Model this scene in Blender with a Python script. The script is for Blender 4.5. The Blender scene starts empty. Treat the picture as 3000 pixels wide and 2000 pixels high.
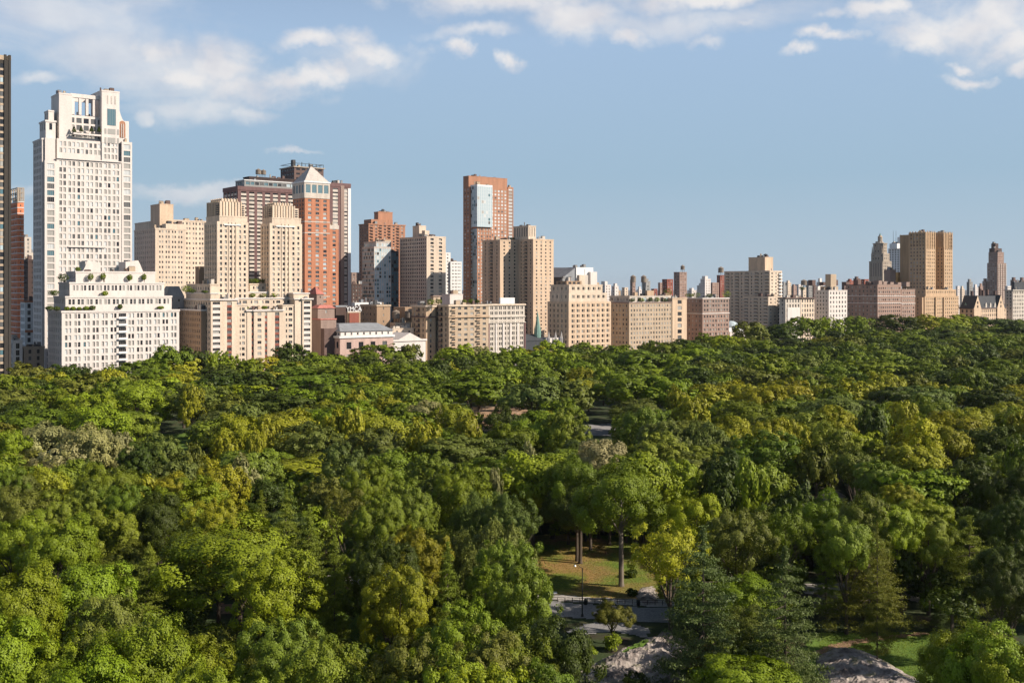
import bpy, math, random
import numpy as np
R = math.radians
scene = bpy.context.scene
COL = scene.collection
rnd = random.Random(7)
# ------------------------------------------------------------------ camera frame and street grid
F = 3215.0; HOR = 842.0; CX = 1500.0; CH = 58.0
PHI = R(37.6); c_, s_ = math.cos(PHI), math.sin(PHI)
def Nx(px, W):                                   # north coordinate where a bearing meets the line W metres west
    k = (px-CX)/F; return W*(s_+k*c_)/(c_-k*s_)
def Wx(px, N):
    k = (px-CX)/F; return N*(c_-k*s_)/(s_+k*c_)
def dep(W, N): return W*c_+N*s_
def Zy(py, W, N): return CH+(HOR-py)/F*dep(W, N)
def XY(W, N): return (-W*s_+N*c_, W*c_+N*s_)
def NW(x, y): return (x*c_+y*s_, -x*s_+y*c_)      # (north, west)
def sstep(a, b, v):
    t = min(1, max(0, (v-a)/(b-a))); return t*t*(3-2*t)
def ground(x, y):
    n, w = NW(x, y)
    g = 9*sstep(350, 1150, n)
    g += (1.2*math.sin(x*.031+1)*math.cos(y*.027)+.6*math.sin(x*.083)*math.sin(y*.07+2))*sstep(60, 140, y)*(1-sstep(540, 600, w))
    return g
def onground(px, py):
    k = (px-CX)/F; z = 0.0
    for _ in range(12):
        d = (CH-z)*F/(py-HOR); z = ground(k*d, d)
    return (k*d, d, z)
# ------------------------------------------------------------------ materials
MAT = {}
def newmat(name):
    m = bpy.data.materials.new(name); m.use_nodes = True; nt = m.node_tree
    b = nt.nodes['Principled BSDF']; MAT[name] = m; return m, nt, b
def wallmat(name, col, rough=.85, var=.27, scale=.22, brick=True):
    m, nt, b = newmat(name); b.inputs['Roughness'].default_value = rough
    if name in ('limestone', 'white'): var = .14
    tc = nt.nodes.new('ShaderNodeTexCoord')
    mp = nt.nodes.new('ShaderNodeMapping'); mp.inputs['Scale'].default_value = (1.6, 1.6, .22)
    n1 = nt.nodes.new('ShaderNodeTexNoise'); n1.inputs['Scale'].default_value = scale; n1.inputs['Detail'].default_value = 6
    n2 = nt.nodes.new('ShaderNodeTexNoise'); n2.inputs['Scale'].default_value = 1.7; n2.inputs['Detail'].default_value = 3
    nt.links.new(tc.outputs['Object'], mp.inputs[0]); nt.links.new(mp.outputs[0], n1.inputs['Vector']); nt.links.new(tc.outputs['Object'], n2.inputs['Vector'])
    ad = nt.nodes.new('ShaderNodeMath'); ad.operation = 'ADD'; nt.links.new(n1.outputs[0], ad.inputs[0]); nt.links.new(n2.outputs[0], ad.inputs[1])
    mr = nt.nodes.new('ShaderNodeMapRange'); mr.inputs[1].default_value = .7; mr.inputs[2].default_value = 1.3
    mr.inputs[3].default_value = 1-var; mr.inputs[4].default_value = 1+var*.5; nt.links.new(ad.outputs[0], mr.inputs[0])
    mx = nt.nodes.new('ShaderNodeVectorMath'); mx.operation = 'SCALE'; mx.inputs[0].default_value = col
    nt.links.new(mr.outputs[0], mx.inputs['Scale']); nt.links.new(mx.outputs[0], b.inputs['Base Color'])
    return m
def plain(name, col, rough=.6, metal=0):
    m, nt, b = newmat(name); b.inputs['Base Color'].default_value = (*col, 1)
    b.inputs['Roughness'].default_value = rough; b.inputs['Metallic'].default_value = metal; return m
for n, cc in dict(limestone=(.78, .70, .65), limestone_grey=(.60, .53, .48), cream=(.76, .61, .475), cream_warm=(.72, .53, .375), tan=(.55, .39, .26),
                  tan_brick=(.42, .28, .18), brown=(.16, .10, .085), dark_brown=(.07, .045, .04), purple_brown=(.19, .105, .10), orange_brick=(.54, .22, .12), orange_panel=(.80, .27, .13),
                  red_brick=(.30, .09, .06), pink_brick=(.38, .25, .20), rose=(.34, .24, .20), pink_pale=(.60, .42, .36), red_tile=(.55, .2, .16), white=(.82, .81, .80), grey=(.32, .31, .30),
                  dark_grey=(.08, .08, .085), slate=(.06, .065, .075), zinc=(.30, .31, .33), copper=(.22, .36, .31), dome_blue=(.55, .64, .68), gold_stone=(.62, .42, .26), gold_dark=(.5, .33, .19),
                  beige=(.55, .42, .30), bronze=(.05, .042, .035), greige=(.46, .38, .30), clay=(.47, .23, .14), pale_stone=(.66, .58, .50), brick_dark=(.10, .06, .05),
                  roofing=(.22, .20, .19), ochre=(.62, .36, .13), bluehill=(.20, .26, .30)).items():
    wallmat(n, cc)
def glass(name, col, rough=.12, spec=.5):
    m, nt, b = newmat(name); b.inputs['Roughness'].default_value = rough
    b.inputs['Base Color'].default_value = (*col, 1)
    b.inputs['Specular IOR Level'].default_value = spec
    return m
glass('glass_dark', (.025, .025, .03)); glass('glass_mid', (.13, .13, .13), .2); glass('glass_pale', (.42, .40, .37), .35)
glass('glass_white', (.66, .68, .68), .2); glass('glass_teal', (.10, .20, .24), .1, .8); glass('glass_silver', (.50, .60, .64), .15, .8)
GL = ['glass_dark', 'glass_mid', 'glass_pale', 'glass_white', 'glass_teal', 'glass_silver']
plain('metal_dark', (.03, .035, .035), .5, .3); plain('lamp_globe', (.7, .7, .65), .3); plain('wood_dark', (.06, .04, .03), .8)
plain('tank_wood', (.30, .24, .19), .9); plain('frame_light', (.45, .42, .39), .6); plain('frame_dark', (.09, .08, .07), .6); plain('sign_white', (.85, .85, .85), .5)
def barkmat(name, col):
    m, nt, b = newmat(name); b.inputs['Roughness'].default_value = .95
    n = nt.nodes.new('ShaderNodeTexNoise'); n.inputs['Scale'].default_value = 3
    mp = nt.nodes.new('ShaderNodeMapping'); mp.inputs['Scale'].default_value = (1, 1, .2); tc = nt.nodes.new('ShaderNodeTexCoord')
    nt.links.new(tc.outputs['Object'], mp.inputs[0]); nt.links.new(mp.outputs[0], n.inputs['Vector'])
    r = nt.nodes.new('ShaderNodeValToRGB'); r.color_ramp.elements[0].color = (col[0]*.5, col[1]*.5, col[2]*.5, 1); r.color_ramp.elements[1].color = (col[0]*1.5, col[1]*1.5, col[2]*1.5, 1)
    nt.links.new(n.outputs[0], r.inputs[0]); nt.links.new(r.outputs[0], b.inputs['Base Color'])
barkmat('bark', (.10, .075, .055)); barkmat('bark_pale', (.20, .165, .13))
def leafmat(name, src):
    m, nt, b = newmat(name); b.inputs['Roughness'].default_value = .55; b.inputs['Specular IOR Level'].default_value = .25
    if src == 'obj':
        oi = nt.nodes.new('ShaderNodeObjectInfo'); cs = oi.outputs['Color']
    else:
        a0 = nt.nodes.new('ShaderNodeAttribute'); a0.attribute_name = 'tcol'; cs = a0.outputs['Color']
    at = nt.nodes.new('ShaderNodeAttribute'); at.attribute_name = 'tint'
    mr = nt.nodes.new('ShaderNodeMapRange'); mr.inputs[3].default_value = .62; mr.inputs[4].default_value = 1.45
    nt.links.new(at.outputs['Fac'], mr.inputs[0])
    sc = nt.nodes.new('ShaderNodeVectorMath'); sc.operation = 'SCALE'; nt.links.new(cs, sc.inputs[0]); nt.links.new(mr.outputs[0], sc.inputs['Scale'])
    nt.links.new(sc.outputs[0], b.inputs['Base Color'])
    tr = nt.nodes.new('ShaderNodeBsdfTranslucent')
    yl = nt.nodes.new('ShaderNodeVectorMath'); yl.operation = 'MULTIPLY'; yl.inputs[1].default_value = (1.25, 1.35, .6)
    nt.links.new(sc.outputs[0], yl.inputs[0]); nt.links.new(yl.outputs[0], tr.inputs['Color'])
    mx = nt.nodes.new('ShaderNodeMixShader'); mx.inputs[0].default_value = .13
    nt.links.new(b.outputs[0], mx.inputs[1]); nt.links.new(tr.outputs[0], mx.inputs[2])
    nt.links.new(mx.outputs[0], nt.nodes['Material Output'].inputs['Surface'])
leafmat('leaves', 'obj'); leafmat('leaves_mass', 'attr')
def groundmat(name, cols, scale, det=8, bump=0, scale2=None, rough=.95):
    m, nt, b = newmat(name); b.inputs['Roughness'].default_value = rough
    tc = nt.nodes.new('ShaderNodeTexCoord'); n = nt.nodes.new('ShaderNodeTexNoise'); n.inputs['Scale'].default_value = scale; n.inputs['Detail'].default_value = det
    nt.links.new(tc.outputs['Object'], n.inputs['Vector'])
    r = nt.nodes.new('ShaderNodeValToRGB'); k = len(cols); e = r.color_ramp.elements
    while len(e) < k: e.new(.5)
    for i, q in enumerate(cols): e[i].position = .34+.32*i/(k-1); e[i].color = (*q, 1)
    nt.links.new(n.outputs[0], r.inputs[0])
    n2 = nt.nodes.new('ShaderNodeTexNoise'); n2.inputs['Scale'].default_value = scale2 or 2.5; n2.inputs['Detail'].default_value = 6
    nt.links.new(tc.outputs['Object'], n2.inputs['Vector'])
    mr = nt.nodes.new('ShaderNodeMapRange'); mr.inputs[1].default_value = .3; mr.inputs[2].default_value = .7; mr.inputs[3].default_value = .72; mr.inputs[4].default_value = 1.25
    nt.links.new(n2.outputs[0], mr.inputs[0])
    sc = nt.nodes.new('ShaderNodeVectorMath'); sc.operation = 'SCALE'; nt.links.new(r.outputs[0], sc.inputs[0]); nt.links.new(mr.outputs[0], sc.inputs['Scale'])
    nt.links.new(sc.outputs[0], b.inputs['Base Color'])
    if bump:
        bp = nt.nodes.new('ShaderNodeBump'); bp.inputs['Strength'].default_value = bump; bp.inputs['Distance'].default_value = .4
        nt.links.new(n2.outputs[0], bp.inputs['Height']); nt.links.new(bp.outputs[0], b.inputs['Normal'])
    return m
groundmat('park_floor', [(.05, .035, .02), (.05, .07, .018), (.035, .06, .012), (.09, .06, .03)], .09)
groundmat('lawn_green', [(.09, .16, .02), (.12, .21, .022), (.15, .23, .03)], .15, scale2=3)
groundmat('lawn_worn', [(.12, .20, .02), (.18, .22, .03), (.28, .20, .06), (.36, .21, .07), (.20, .22, .03), (.13, .20, .02)], .065, scale2=1.5)
groundmat('dirt', [(.30, .17, .11), (.42, .24, .15)], .3)
groundmat('sand', [(.50, .28, .15), (.56, .40, .28)], .2)
groundmat('asphalt', [(.27, .26, .26), (.36, .34, .33)], .4)
groundmat('paving', [(.44, .40, .36), (.54, .49, .44)], .4)
groundmat('schist', [(.13, .11, .10), (.34, .28, .25), (.44, .38, .34), (.24, .22, .13)], .35, bump=1.0, scale2=1.6)
groundmat('city_ground', [(.10, .10, .10), (.14, .135, .13)], .1)
# ------------------------------------------------------------------ objects
def tag(o, label=None, cat=None, group=None, kind=None):
    if label: o['label'] = label
    if cat: o['category'] = cat
    if group: o['group'] = group
    if kind: o['kind'] = kind
    return o
def empty(name, loc, rz=0.0):
    o = bpy.data.objects.new(name, None); COL.objects.link(o); o.location = loc; o.rotation_euler = (0, 0, rz); o.empty_display_size = .5; return o
class MB:
    def __init__(s): s.v = []; s.f = []; s.m = []; s.mats = []
    def mi(s, n):
        if n not in s.mats: s.mats.append(n)
        return s.mats.index(n)
    def quad(s, a, b, c, d, m):
        i = len(s.v); s.v += [a, b, c, d]; s.f.append((i, i+1, i+2, i+3)); s.m.append(s.mi(m))
    def tri(s, a, b, c, m):
        i = len(s.v); s.v += [a, b, c]; s.f.append((i, i+1, i+2)); s.m.append(s.mi(m))
    def box(s, x0, x1, y0, y1, z0, z1, m, bottom=True):
        q = s.quad
        q((x0, y0, z0), (x1, y0, z0), (x1, y0, z1), (x0, y0, z1), m); q((x1, y1, z0), (x0, y1, z0), (x0, y1, z1), (x1, y1, z1), m)
        q((x0, y1, z0), (x0, y0, z0), (x0, y0, z1), (x0, y1, z1), m); q((x1, y0, z0), (x1, y1, z0), (x1, y1, z1), (x1, y0, z1), m)
        q((x0, y0, z1), (x1, y0, z1), (x1, y1, z1), (x0, y1, z1), m)
        if bottom: q((x0, y1, z0), (x1, y1, z0), (x1, y0, z0), (x0, y0, z0), m)
    def cyl(s, cx, cy, z0, z1, r0, r1, m, n=10, cap=True, mtop=None):
        a = [(math.cos(t*2*math.pi/n), math.sin(t*2*math.pi/n)) for t in range(n)]
        for i in range(n):
            p, q = a[i], a[(i+1) % n]
            s.quad((cx+p[0]*r0, cy+p[1]*r0, z0), (cx+q[0]*r0, cy+q[1]*r0, z0), (cx+q[0]*r1, cy+q[1]*r1, z1), (cx+p[0]*r1, cy+p[1]*r1, z1), m)
            if cap and r1 > .01: s.tri((cx, cy, z1), (cx+p[0]*r1, cy+p[1]*r1, z1), (cx+q[0]*r1, cy+q[1]*r1, z1), mtop or m)
    def bar(s, p, q, r0, r1, m, n=6):
        p = np.array(p, float); q = np.array(q, float); d = q-p; L = np.linalg.norm(d); d = d/L
        u = np.cross(d, (0, 0, 1) if abs(d[2]) < .9 else (1, 0, 0)); u /= np.linalg.norm(u); w = np.cross(d, u)
        i0 = len(s.v)
        for (o, r) in ((p, r0), (q, r1)):
            for t in range(n):
                a = 2*math.pi*t/n; s.v.append(tuple(o+r*(math.cos(a)*u+math.sin(a)*w)))
        for t in range(n):
            s.f.append((i0+t, i0+(t+1) % n, i0+n+(t+1) % n, i0+n+t)); s.m.append(s.mi(m))
        s.f.append(tuple(i0+n+t for t in range(n))); s.m.append(s.mi(m))
    def mesh(s, name):
        me = bpy.data.meshes.new(name); me.from_pydata(s.v, [], s.f)
        for n in s.mats: me.materials.append(MAT[n])
        me.polygons.foreach_set('material_index', s.m); me.update(); return me
    def build(s, name, parent=None, loc=(0, 0, 0)):
        o = bpy.data.objects.new(name, s.mesh(name)); COL.objects.link(o); o.location = loc
        if parent: o.parent = parent
        return o
# ------------------------------------------------------------------ buildings
def st(p, ws, fh, wh, g=(.35, .35, .3, 0, 0, 0), rec=.3, m=1.0, sp=None, pier=None, bal=0, bo=0, bw=3.0, top=1.6, frame='frame_light', skip=0, bot=2.0, balm=None):
    return dict(p=p, ws=ws, fh=fh, wh=wh, g=g, rec=rec, m=m, sp=sp, pier=pier, bal=bal, bo=bo, bw=bw, top=top, frame=frame, skip=skip, bot=bot, balm=balm)
WC = {}
def winmesh(w, h, ax, gl, fr, big):
    w = round(w, 1); h = round(h, 1); k = (w, h, ax, gl, fr)
    if k not in WC:
        b = MB(); d = .07 if ax == 'E' else -.07; t = .09
        b.quad((0, d, 0), (w, d, 0), (w, d, h), (0, d, h), GL[gl])
        for (x0, x1, z0, z1) in ((0, w, 0, t), (0, w, h-t, h), (0, t, t, h-t), (w-t, w, t, h-t)): b.quad((x0, 0, z0), (x1, 0, z0), (x1, 0, z1), (x0, 0, z1), fr)
        if w > 1.6:
            nm = max(1, int(w/1.3))
            for i in range(1, nm+1):
                x = w*i/(nm+1); b.quad((x-.04, 0, t), (x+.04, 0, t), (x+.04, 0, h-t), (x-.04, 0, h-t), fr)
        else: b.quad((t, 0, h*.5-.04), (w-t, 0, h*.5-.04), (w-t, 0, h*.5+.04), (t, 0, h*.5+.04), fr)
        WC[k] = b.mesh('window')
    return WC[k]
BC = {}
BLD = []
UNIQ = {'column', 'pier', 'pilaster', 'crown_fin', 'corner_pier', 'rail_post', 'slit', 'beam', 'turret', 'bulkhead', 'niche_column', 'fin', 'annex', 'louvre'}
class Building:
    def __init__(s, name, label, cat, mat, xc, W, yt=0, group=None):
        s.name = name; s.mat = mat; s.W0 = W; s.N0 = Nx(xc, W); x, y = XY(W, s.N0)
        s.gz = ground(x, y) if W < 700 else 9*sstep(350, 1150, s.N0)
        s.root = tag(empty(name, (x, y, s.gz), PHI), label, cat, group)
        s.parts = {}; s.win = []; s.bals = []; s.bx = []; s.xc = xc; BLD.append(s)
    def mb(s, part): return s.parts.setdefault(part, MB())
    def L(s, n, w, z): return (n-s.N0, w-s.W0, z-s.gz)
    def facade(s, b, ax, fix, u0, u1, z0, z1, sty, mat):
        def P(u, d, z): return (u-s.N0, fix+d-s.W0, z-s.gz) if ax == 'E' else (fix+d-s.N0, u-s.W0, z-s.gz)
        def Q(ua, ub, za, zb, m, d=0.0):
            if ub-ua > 1e-3 and zb-za > 1e-3: b.quad(P(ua, d, za), P(ub, d, za), P(ub, d, zb), P(ua, d, zb), m)
        if not sty: Q(u0, u1, z0, z1, mat); return
        Wd = u1-u0; nb = int((Wd-2*sty['m'])/sty['p']+.35)
        if nb < 1: Q(u0, u1, z0, z1, mat); return
        p = (Wd-2*sty['m'])/nb; sc = min(1.0, p/sty['p'])
        cols = []
        for i in range(nb):
            cu = u0+sty['m']+(i+.5)*p
            if sty['bal'] and i % sty['bal'] == sty['bo']: cols.append((cu-sty['bw']/2*sc, cu+sty['bw']/2*sc, True))
            else:
                for (o, w) in sty['ws']: cols.append((cu+(o-w/2)*sc, cu+(o+w/2)*sc, False))
        rows = []; zt = z1-sty['top']
        while zt-sty['wh'] > z0+sty['bot']*.5: rows.append((zt-sty['wh'], zt)); zt -= sty['fh']
        if not rows: Q(u0, u1, z0, z1, mat); return
        pm = sty['pier'] or mat; last = u0; rec = sty['rec']
        cols.sort()
        for (a, c, bl) in cols: Q(last, a, z0, rows[0][1]+.001, pm); last = c
        Q(last, u1, z0, rows[0][1]+.001, pm); Q(u0, u1, rows[0][1], z1, mat)
        sm = sty['sp'] or mat
        for (a, c, bl) in cols:
            zl = rows[0][1]
            for k, (za, zb) in enumerate(rows):
                Q(a, c, zb, zl, sm); zl = za
                b.quad(P(a, 0, za), P(c, 0, za), P(c, rec, za), P(a, rec, za), sm); b.quad(P(a, 0, za), P(a, rec, za), P(a, rec, zb), P(a, 0, zb), pm)
                b.quad(P(c, 0, za), P(c, rec, za), P(c, rec, zb), P(c, 0, zb), pm); b.quad(P(a, 0, zb), P(c, 0, zb), P(c, rec, zb), P(a, rec, zb), sm)
                g = rnd.choices(range(6), sty['g'])[0]
                if bl: g = 0 if rnd.random() < .8 else 1
                s.win.append((ax, a, c, za, zb, fix+rec, g, sty['frame']))
                if bl: s.bals.append((ax, a-.3, c+.3, za-.5, fix, sty['balm'] or sm))
            Q(a, c, z0, zl, sm)
    def box(s, xs, xc, xr, yt, W=None, zb=None, E=None, S=None, part='wall', mat=None, cor=None, corm=None, depth=None, on=None, yb=None, zt=None, n0=None, n1=None, back=None):
        W = W if W is not None else s.W0; mat = mat or s.mat
        n0 = n0 if n0 is not None else Nx(xc, W); n1 = n1 if n1 is not None else Nx(xr, W)
        w1 = Wx(xs, n0) if xs is not None else W+(depth or 15)
        z1 = zt if zt is not None else Zy(yt, W, n0)
        z0 = on['z1']-.7 if on else (Zy(yb, W, n0) if yb is not None else (zb if zb is not None else s.gz-1))
        b = s.mb(part)
        s.facade(b, 'E', W, n0, n1, z0, z1, E, mat); s.facade(b, 'S', n0, W, w1, z0, z1, S, mat)
        L = s.L
        b.quad(L(n1, W, z0), L(n1, w1, z0), L(n1, w1, z1), L(n1, W, z1), mat); b.quad(L(n0, w1, z0), L(n1, w1, z0), L(n1, w1, z1), L(n0, w1, z1), mat)
        zr = z1-.5
        b.quad(L(n0, W, zr), L(n1, W, zr), L(n1, w1, zr), L(n0, w1, zr), 'roofing')
        if cor is not None: s.ring(n0, n1, W, w1, z1-cor[1], z1+.12, cor[0], corm or mat, part='cornice' if part == 'wall' else part+'_cornice')
        if back: b.quad(L(n0, W, z0), L(n1, W, z0), L(n1, w1, z0), L(n0, w1, z0), mat)
        s.bx.append((n0, n1, W, w1, z1)); return dict(n0=n0, n1=n1, w0=W, w1=w1, z0=z0, z1=z1)
    def ring(s, n0, n1, w0, w1, z0, z1, o, mat, part='cornice'):
        b = s.mb(part); L = s.L; t = .6
        A = [(n0-o, w0-o), (n1+o, w0-o), (n1+o, w1+o), (n0-o, w1+o)]; I = [(n0+t, w0+t), (n1-t, w0+t), (n1-t, w1-t), (n0+t, w1-t)]
        for i in range(4):
            j = (i+1) % 4
            b.quad(L(*A[i], z0), L(*A[j], z0), L(*A[j], z1), L(*A[i], z1), mat); b.quad(L(*A[i], z1), L(*A[j], z1), L(*I[j], z1), L(*I[i], z1), mat)
            b.quad(L(*A[i], z0), L(*A[j], z0), L(*I[j], z0), L(*I[i], z0), mat)
    def abox(s, n0, n1, w0, w1, z0, z1, mat=None, part='wall'):
        if part in UNIQ: s.uc = getattr(s, 'uc', 0)+1; part = '%s#%d' % (part, s.uc)
        s.mb(part).box(n0-s.N0, n1-s.N0, w0-s.W0, w1-s.W0, z0-s.gz, z1-s.gz, mat or s.mat)
    def band(s, B, z, h, o, mat, part='band'):
        s.ring(B['n0'], B['n1'], B['w0'], B['w1'], z, z+h, o, mat, part=part)
    def pyramid(s, B, z0, zt, mat, o=.5, part='roof', fr=0.0, ridge=0):
        b = s.mb(part); L = s.L; n0, n1, w0, w1 = B['n0']-o, B['n1']+o, B['w0']-o, B['w1']+o; cn, cw = (n0+n1)/2, (w0+w1)/2
        A = [(n0, w0), (n1, w0), (n1, w1), (n0, w1)]; rn = ridge
        I = [(cn+(a[0]-cn)*max(fr, rn), cw+(a[1]-cw)*fr) for a in A]
        for i in range(4):
            j = (i+1) % 4; b.quad(L(*A[i], z0), L(*A[j], z0), L(*I[j], zt), L(*I[i], zt), mat)
        b.quad(*[L(*q, zt) for q in I], mat); b.quad(*[L(*q, z0) for q in A], mat)
    def clutter(s):
        r = random.Random(int(s.N0*7+s.W0)); tot = 0
        if s.name in ('synagogue', 'church', 'gabled_building', 'brick_hall', 'stone_hall', 'roof_house', 'brick_house', 'distant_block'): return
        for i, (n0, n1, w0, w1, z1) in enumerate(s.bx):
            if (n1-n0)*(w1-w0) < 60: continue
            for _ in range(6):
                if tot > 22: return
                a, c, h = r.uniform(1.2, 3.6), r.uniform(1.2, 3.6), r.choice([.9, 1.4, 2.0, 2.8]); n, w = r.uniform(n0+1, max(n0+1.1, n1-a-1)), r.uniform(w0+1, max(w0+1.1, min(w1, w0+16)-c-1))
                if any(b[4] > z1+.1 and b[0]-.5 < n+a and b[1]+.5 > n and b[2]-.5 < w+c and b[3]+.5 > w for b in s.bx): continue
                tot += 1; key = 'roof_unit#r%d' % tot; m = r.choice(['zinc', 'beige', 'grey', 'pale_stone', 'dark_grey', 'brown'])
                if r.random() < .25: s.mb(key).cyl(n-s.N0, w-s.W0, z1-.55-s.gz, z1+h*1.2-s.gz, .5, .45, m, 8)
                else: s.mb(key).box(n-s.N0, n+a-s.N0, w-s.W0, w+c-s.W0, z1-.55-s.gz, z1+h-s.gz, m); s.mb(key).box(n+.2-s.N0, n+a-.2-s.N0, w+.2-s.W0, w+c-.2-s.W0, z1+h-s.gz, z1+h+.25-s.gz, 'dark_grey')
    def finish(s):
        s.clutter()
        for k, b in s.parts.items():
            if b.f: b.build(k.split('#')[0], s.root)
        def area(r):
            ax, a, c, za, zb, fx = r[:6]; u = (a+c)/2
            d = dep(fx, u) if ax == 'E' else dep(u, fx)
            k = .9 if ax == 'E' else .75
            n, w = (u, fx) if ax == 'E' else (fx, u)
            x, y = XY(w, n); py = HOR+(CH-za)*F/y
            tl = np.interp(CX+F*x/y, [0, 500, 1200, 2000, 3000], [1075, 1040, 1010, 975, 930])
            return (c-a)*(zb-za)*k*(F/3/d)**2*(1 if py < tl else 0)
        ar = sorted(((area(r), i) for i, r in enumerate(s.win)), reverse=True)
        ind = set(i for a, i in ar[:100] if a > 2.2)
        rest = MB()
        for i, r in enumerate(s.win):
            ax, a, c, za, zb, fx, g, fr = r; w, h = c-a, zb-za
            if i in ind:
                o = bpy.data.objects.new('window', winmesh(w, h, ax, g, fr, 1)); COL.objects.link(o); o.parent = s.root
                wr, hr = round(w, 1), round(h, 1); o.scale = (w/wr, 1, h/hr)
                if ax == 'E': o.location = (a-s.N0, fx-.07-s.W0, za-s.gz)
                else: o.location = (fx-.07-s.N0, a-s.W0, za-s.gz); o.rotation_euler = (0, 0, math.pi/2)
            else:
                def P(u, z, d=0.0): return (u-s.N0, fx+d-s.W0, z-s.gz) if ax == 'E' else (fx+d-s.N0, u-s.W0, z-s.gz)
                rest.quad(P(a, za), P(c, za), P(c, zb), P(a, zb), GL[g])
                t = .09
                for (x0, x1, z0, z1) in ((a, c, za, za+t), (a, c, zb-t, zb), (a, a+t, za+t, zb-t), (c-t, c, za+t, zb-t)): rest.quad(P(x0, z0, -.06), P(x1, z0, -.06), P(x1, z1, -.06), P(x0, z1, -.06), fr)
        if rest.f: o = rest.build('window', s.root); o['kind'] = 'stuff'
        br = MB(); nb = 0
        for (ax, a, c, z, fx, m) in s.bals:
            w = round(c-a, 1); key = (w, ax, m)
            if nb < 100:
                nb += 1
                if key not in BC:
                    b = MB(); sg = -1 if ax == 'E' else 1; y0, y1 = sorted((0, sg*1.3))
                    b.box(0, w, y0, y1, 0, .22, m); b.box(0, w, *sorted((sg*1.2, sg*1.3)), .22, 1.15, m); BC[key] = b.mesh('balcony')
                o = bpy.data.objects.new('balcony', BC[key]); COL.objects.link(o); o.parent = s.root
                if ax == 'E': o.location = (a-s.N0, fx-s.W0-.01, z-s.gz)
                else: o.location = (fx-s.N0-.01, a-s.W0, z-s.gz); o.rotation_euler = (0, 0, math.pi/2)
            else:
                if ax == 'E': br.box(a-s.N0, c-s.N0, fx-1.3-s.W0, fx-.01-s.W0, z-s.gz, z+.22-s.gz, m); br.box(a-s.N0, c-s.N0, fx-1.3-s.W0, fx-1.2-s.W0, z+.22-s.gz, z+1.15-s.gz, m)
                else: br.box(fx-1.3-s.N0, fx-.01-s.N0, a-s.W0, c-s.W0, z-s.gz, z+.22-s.gz, m); br.box(fx-1.3-s.N0, fx-1.2-s.N0, a-s.W0, c-s.W0, z+.22-s.gz, z+1.15-s.gz, m)
        if br.f: o = br.build('balcony', s.root); o['kind'] = 'stuff'
# ------------------------------------------------------------------ the buildings, from left to right
B_ = Building
# dark bronze tower at the left edge
b = B_('skyscraper', 'dark bronze glass tower with pale horizontal bands, cut by the left edge of the photo', 'skyscraper', 'bronze', -160, 600)
sA = st(1.75, [(0, 1.6)], 3.55, 2.45, g=(.40, .38, .1, 0, .05, .07), rec=.12, m=1.5, sp='beige', pier='bronze', frame='frame_dark', top=4)
B = b.box(None, -160, 31, 143, S=sA, E=sA, depth=32, cor=(.25, 2.2), corm='beige')
for n in (B['n1']-2.6, B['n1']-.5): b.abox(n-.5, n+.6, B['w0']-.5, B['w0']+1, b.gz, B['z1']+.6, 'bronze', 'corner_pier')
b.abox(B['n1']-2.6, B['n1'], B['w0']-.25, B['w0'], b.gz, B['z1'], 'bronze', 'corner_pier')
b.finish()
# orange tower under construction
b = B_('skyscraper', 'narrow orange brick tower under construction with open frame at its top, beside the dark tower', 'skyscraper', 'orange_panel', 51, 760)
s1 = st(2.8, [(0, 1.5)], 3.7, 2.0, g=(.5, .3, .2, 0, 0, 0), rec=.2, m=.5, frame='white')
B = b.box(20, 51, 70, 592, E=st(2.9, [(0, .7)], 3.7, 1.2, g=(.5, .3, .2, 0, 0, 0), m=.4, sp='orange_panel', frame='white'), S=s1)
z = b.gz+6
while z < B['z1']: b.ring(B['n0'], B['n1'], B['w0'], B['w1'], z, z+.45, .16, 'white', part='floor_band'); z += 3.7
for i in range(5):
    n = B['n0']+(B['n1']-B['n0'])*i/4; b.abox(n-.3, n+.3, B['w0'], B['w0']+.6, B['z1']-.6, B['z1']+9.5, 'greige', 'open_frame')
for i in range(6):
    w = B['w0']+(B['w1']-B['w0'])*i/5; b.abox(B['n0'], B['n0']+.6, w-.3, w+.3, B['z1']-.6, B['z1']+9.5, 'greige', 'open_frame')
for k in (3.3, 6.4, 9.5): b.ring(B['n0'], B['n1'], B['w0'], B['w1'], B['z1']+k-.4, B['z1']+k, .1, 'greige', part='open_frame')
b.abox(B['n0']+2, B['n1']-2, B['w0']+2, B['w0']+8, B['z1']-.6, B['z1']+8, 'dark_grey', 'lift_core'); b.finish()
b = B_('office_building', 'dark brown slab behind, between the orange tower and the tall white tower', 'building', 'dark_brown', 86, 830)
b.box(66, 82, 112, 760, E=st(3, [(0, 2)], 3.6, 1.2, g=(.8, .2, 0, 0, 0, 0), frame='frame_dark'), S=st(3, [(0, 2)], 3.6, 1.2, g=(.8, .2, 0, 0, 0, 0), frame='frame_dark'), cor=(.2, 1.5)); b.finish()
b = B_('office_building', 'pale grey block rising behind the dark brown slab left of the white tower', 'building', 'pale_stone', 76, 1000)
b.box(60, 72, 92, 694, E=st(3, [(0, 1.4)], 3.4, 1.6), S=None); b.box(60, 78, 112, 740, W=1002, E=st(3, [(0, 1.4)], 3.4, 1.6), part='wing'); b.finish()
b = B_('apartment_building', 'white block with rows of dark windows at the foot of the brown slab', 'building', 'white', 74, 720)
b.box(60, 73, 118, 882, E=st(3.2, [(0, 1.9)], 4.2, 2.8, g=(.9, .1, 0, 0, 0, 0), m=.4), S=st(3.2, [(0, 1.9)], 4.2, 2.8, g=(.9, .1, 0, 0, 0, 0)), cor=(.3, .8), corm='orange_brick')
b.abox(Nx(73, 720), Nx(118, 720), 719.6, 720, Zy(975, 720, 165), Zy(968, 720, 165), 'orange_brick', 'canopy'); b.finish()
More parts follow.
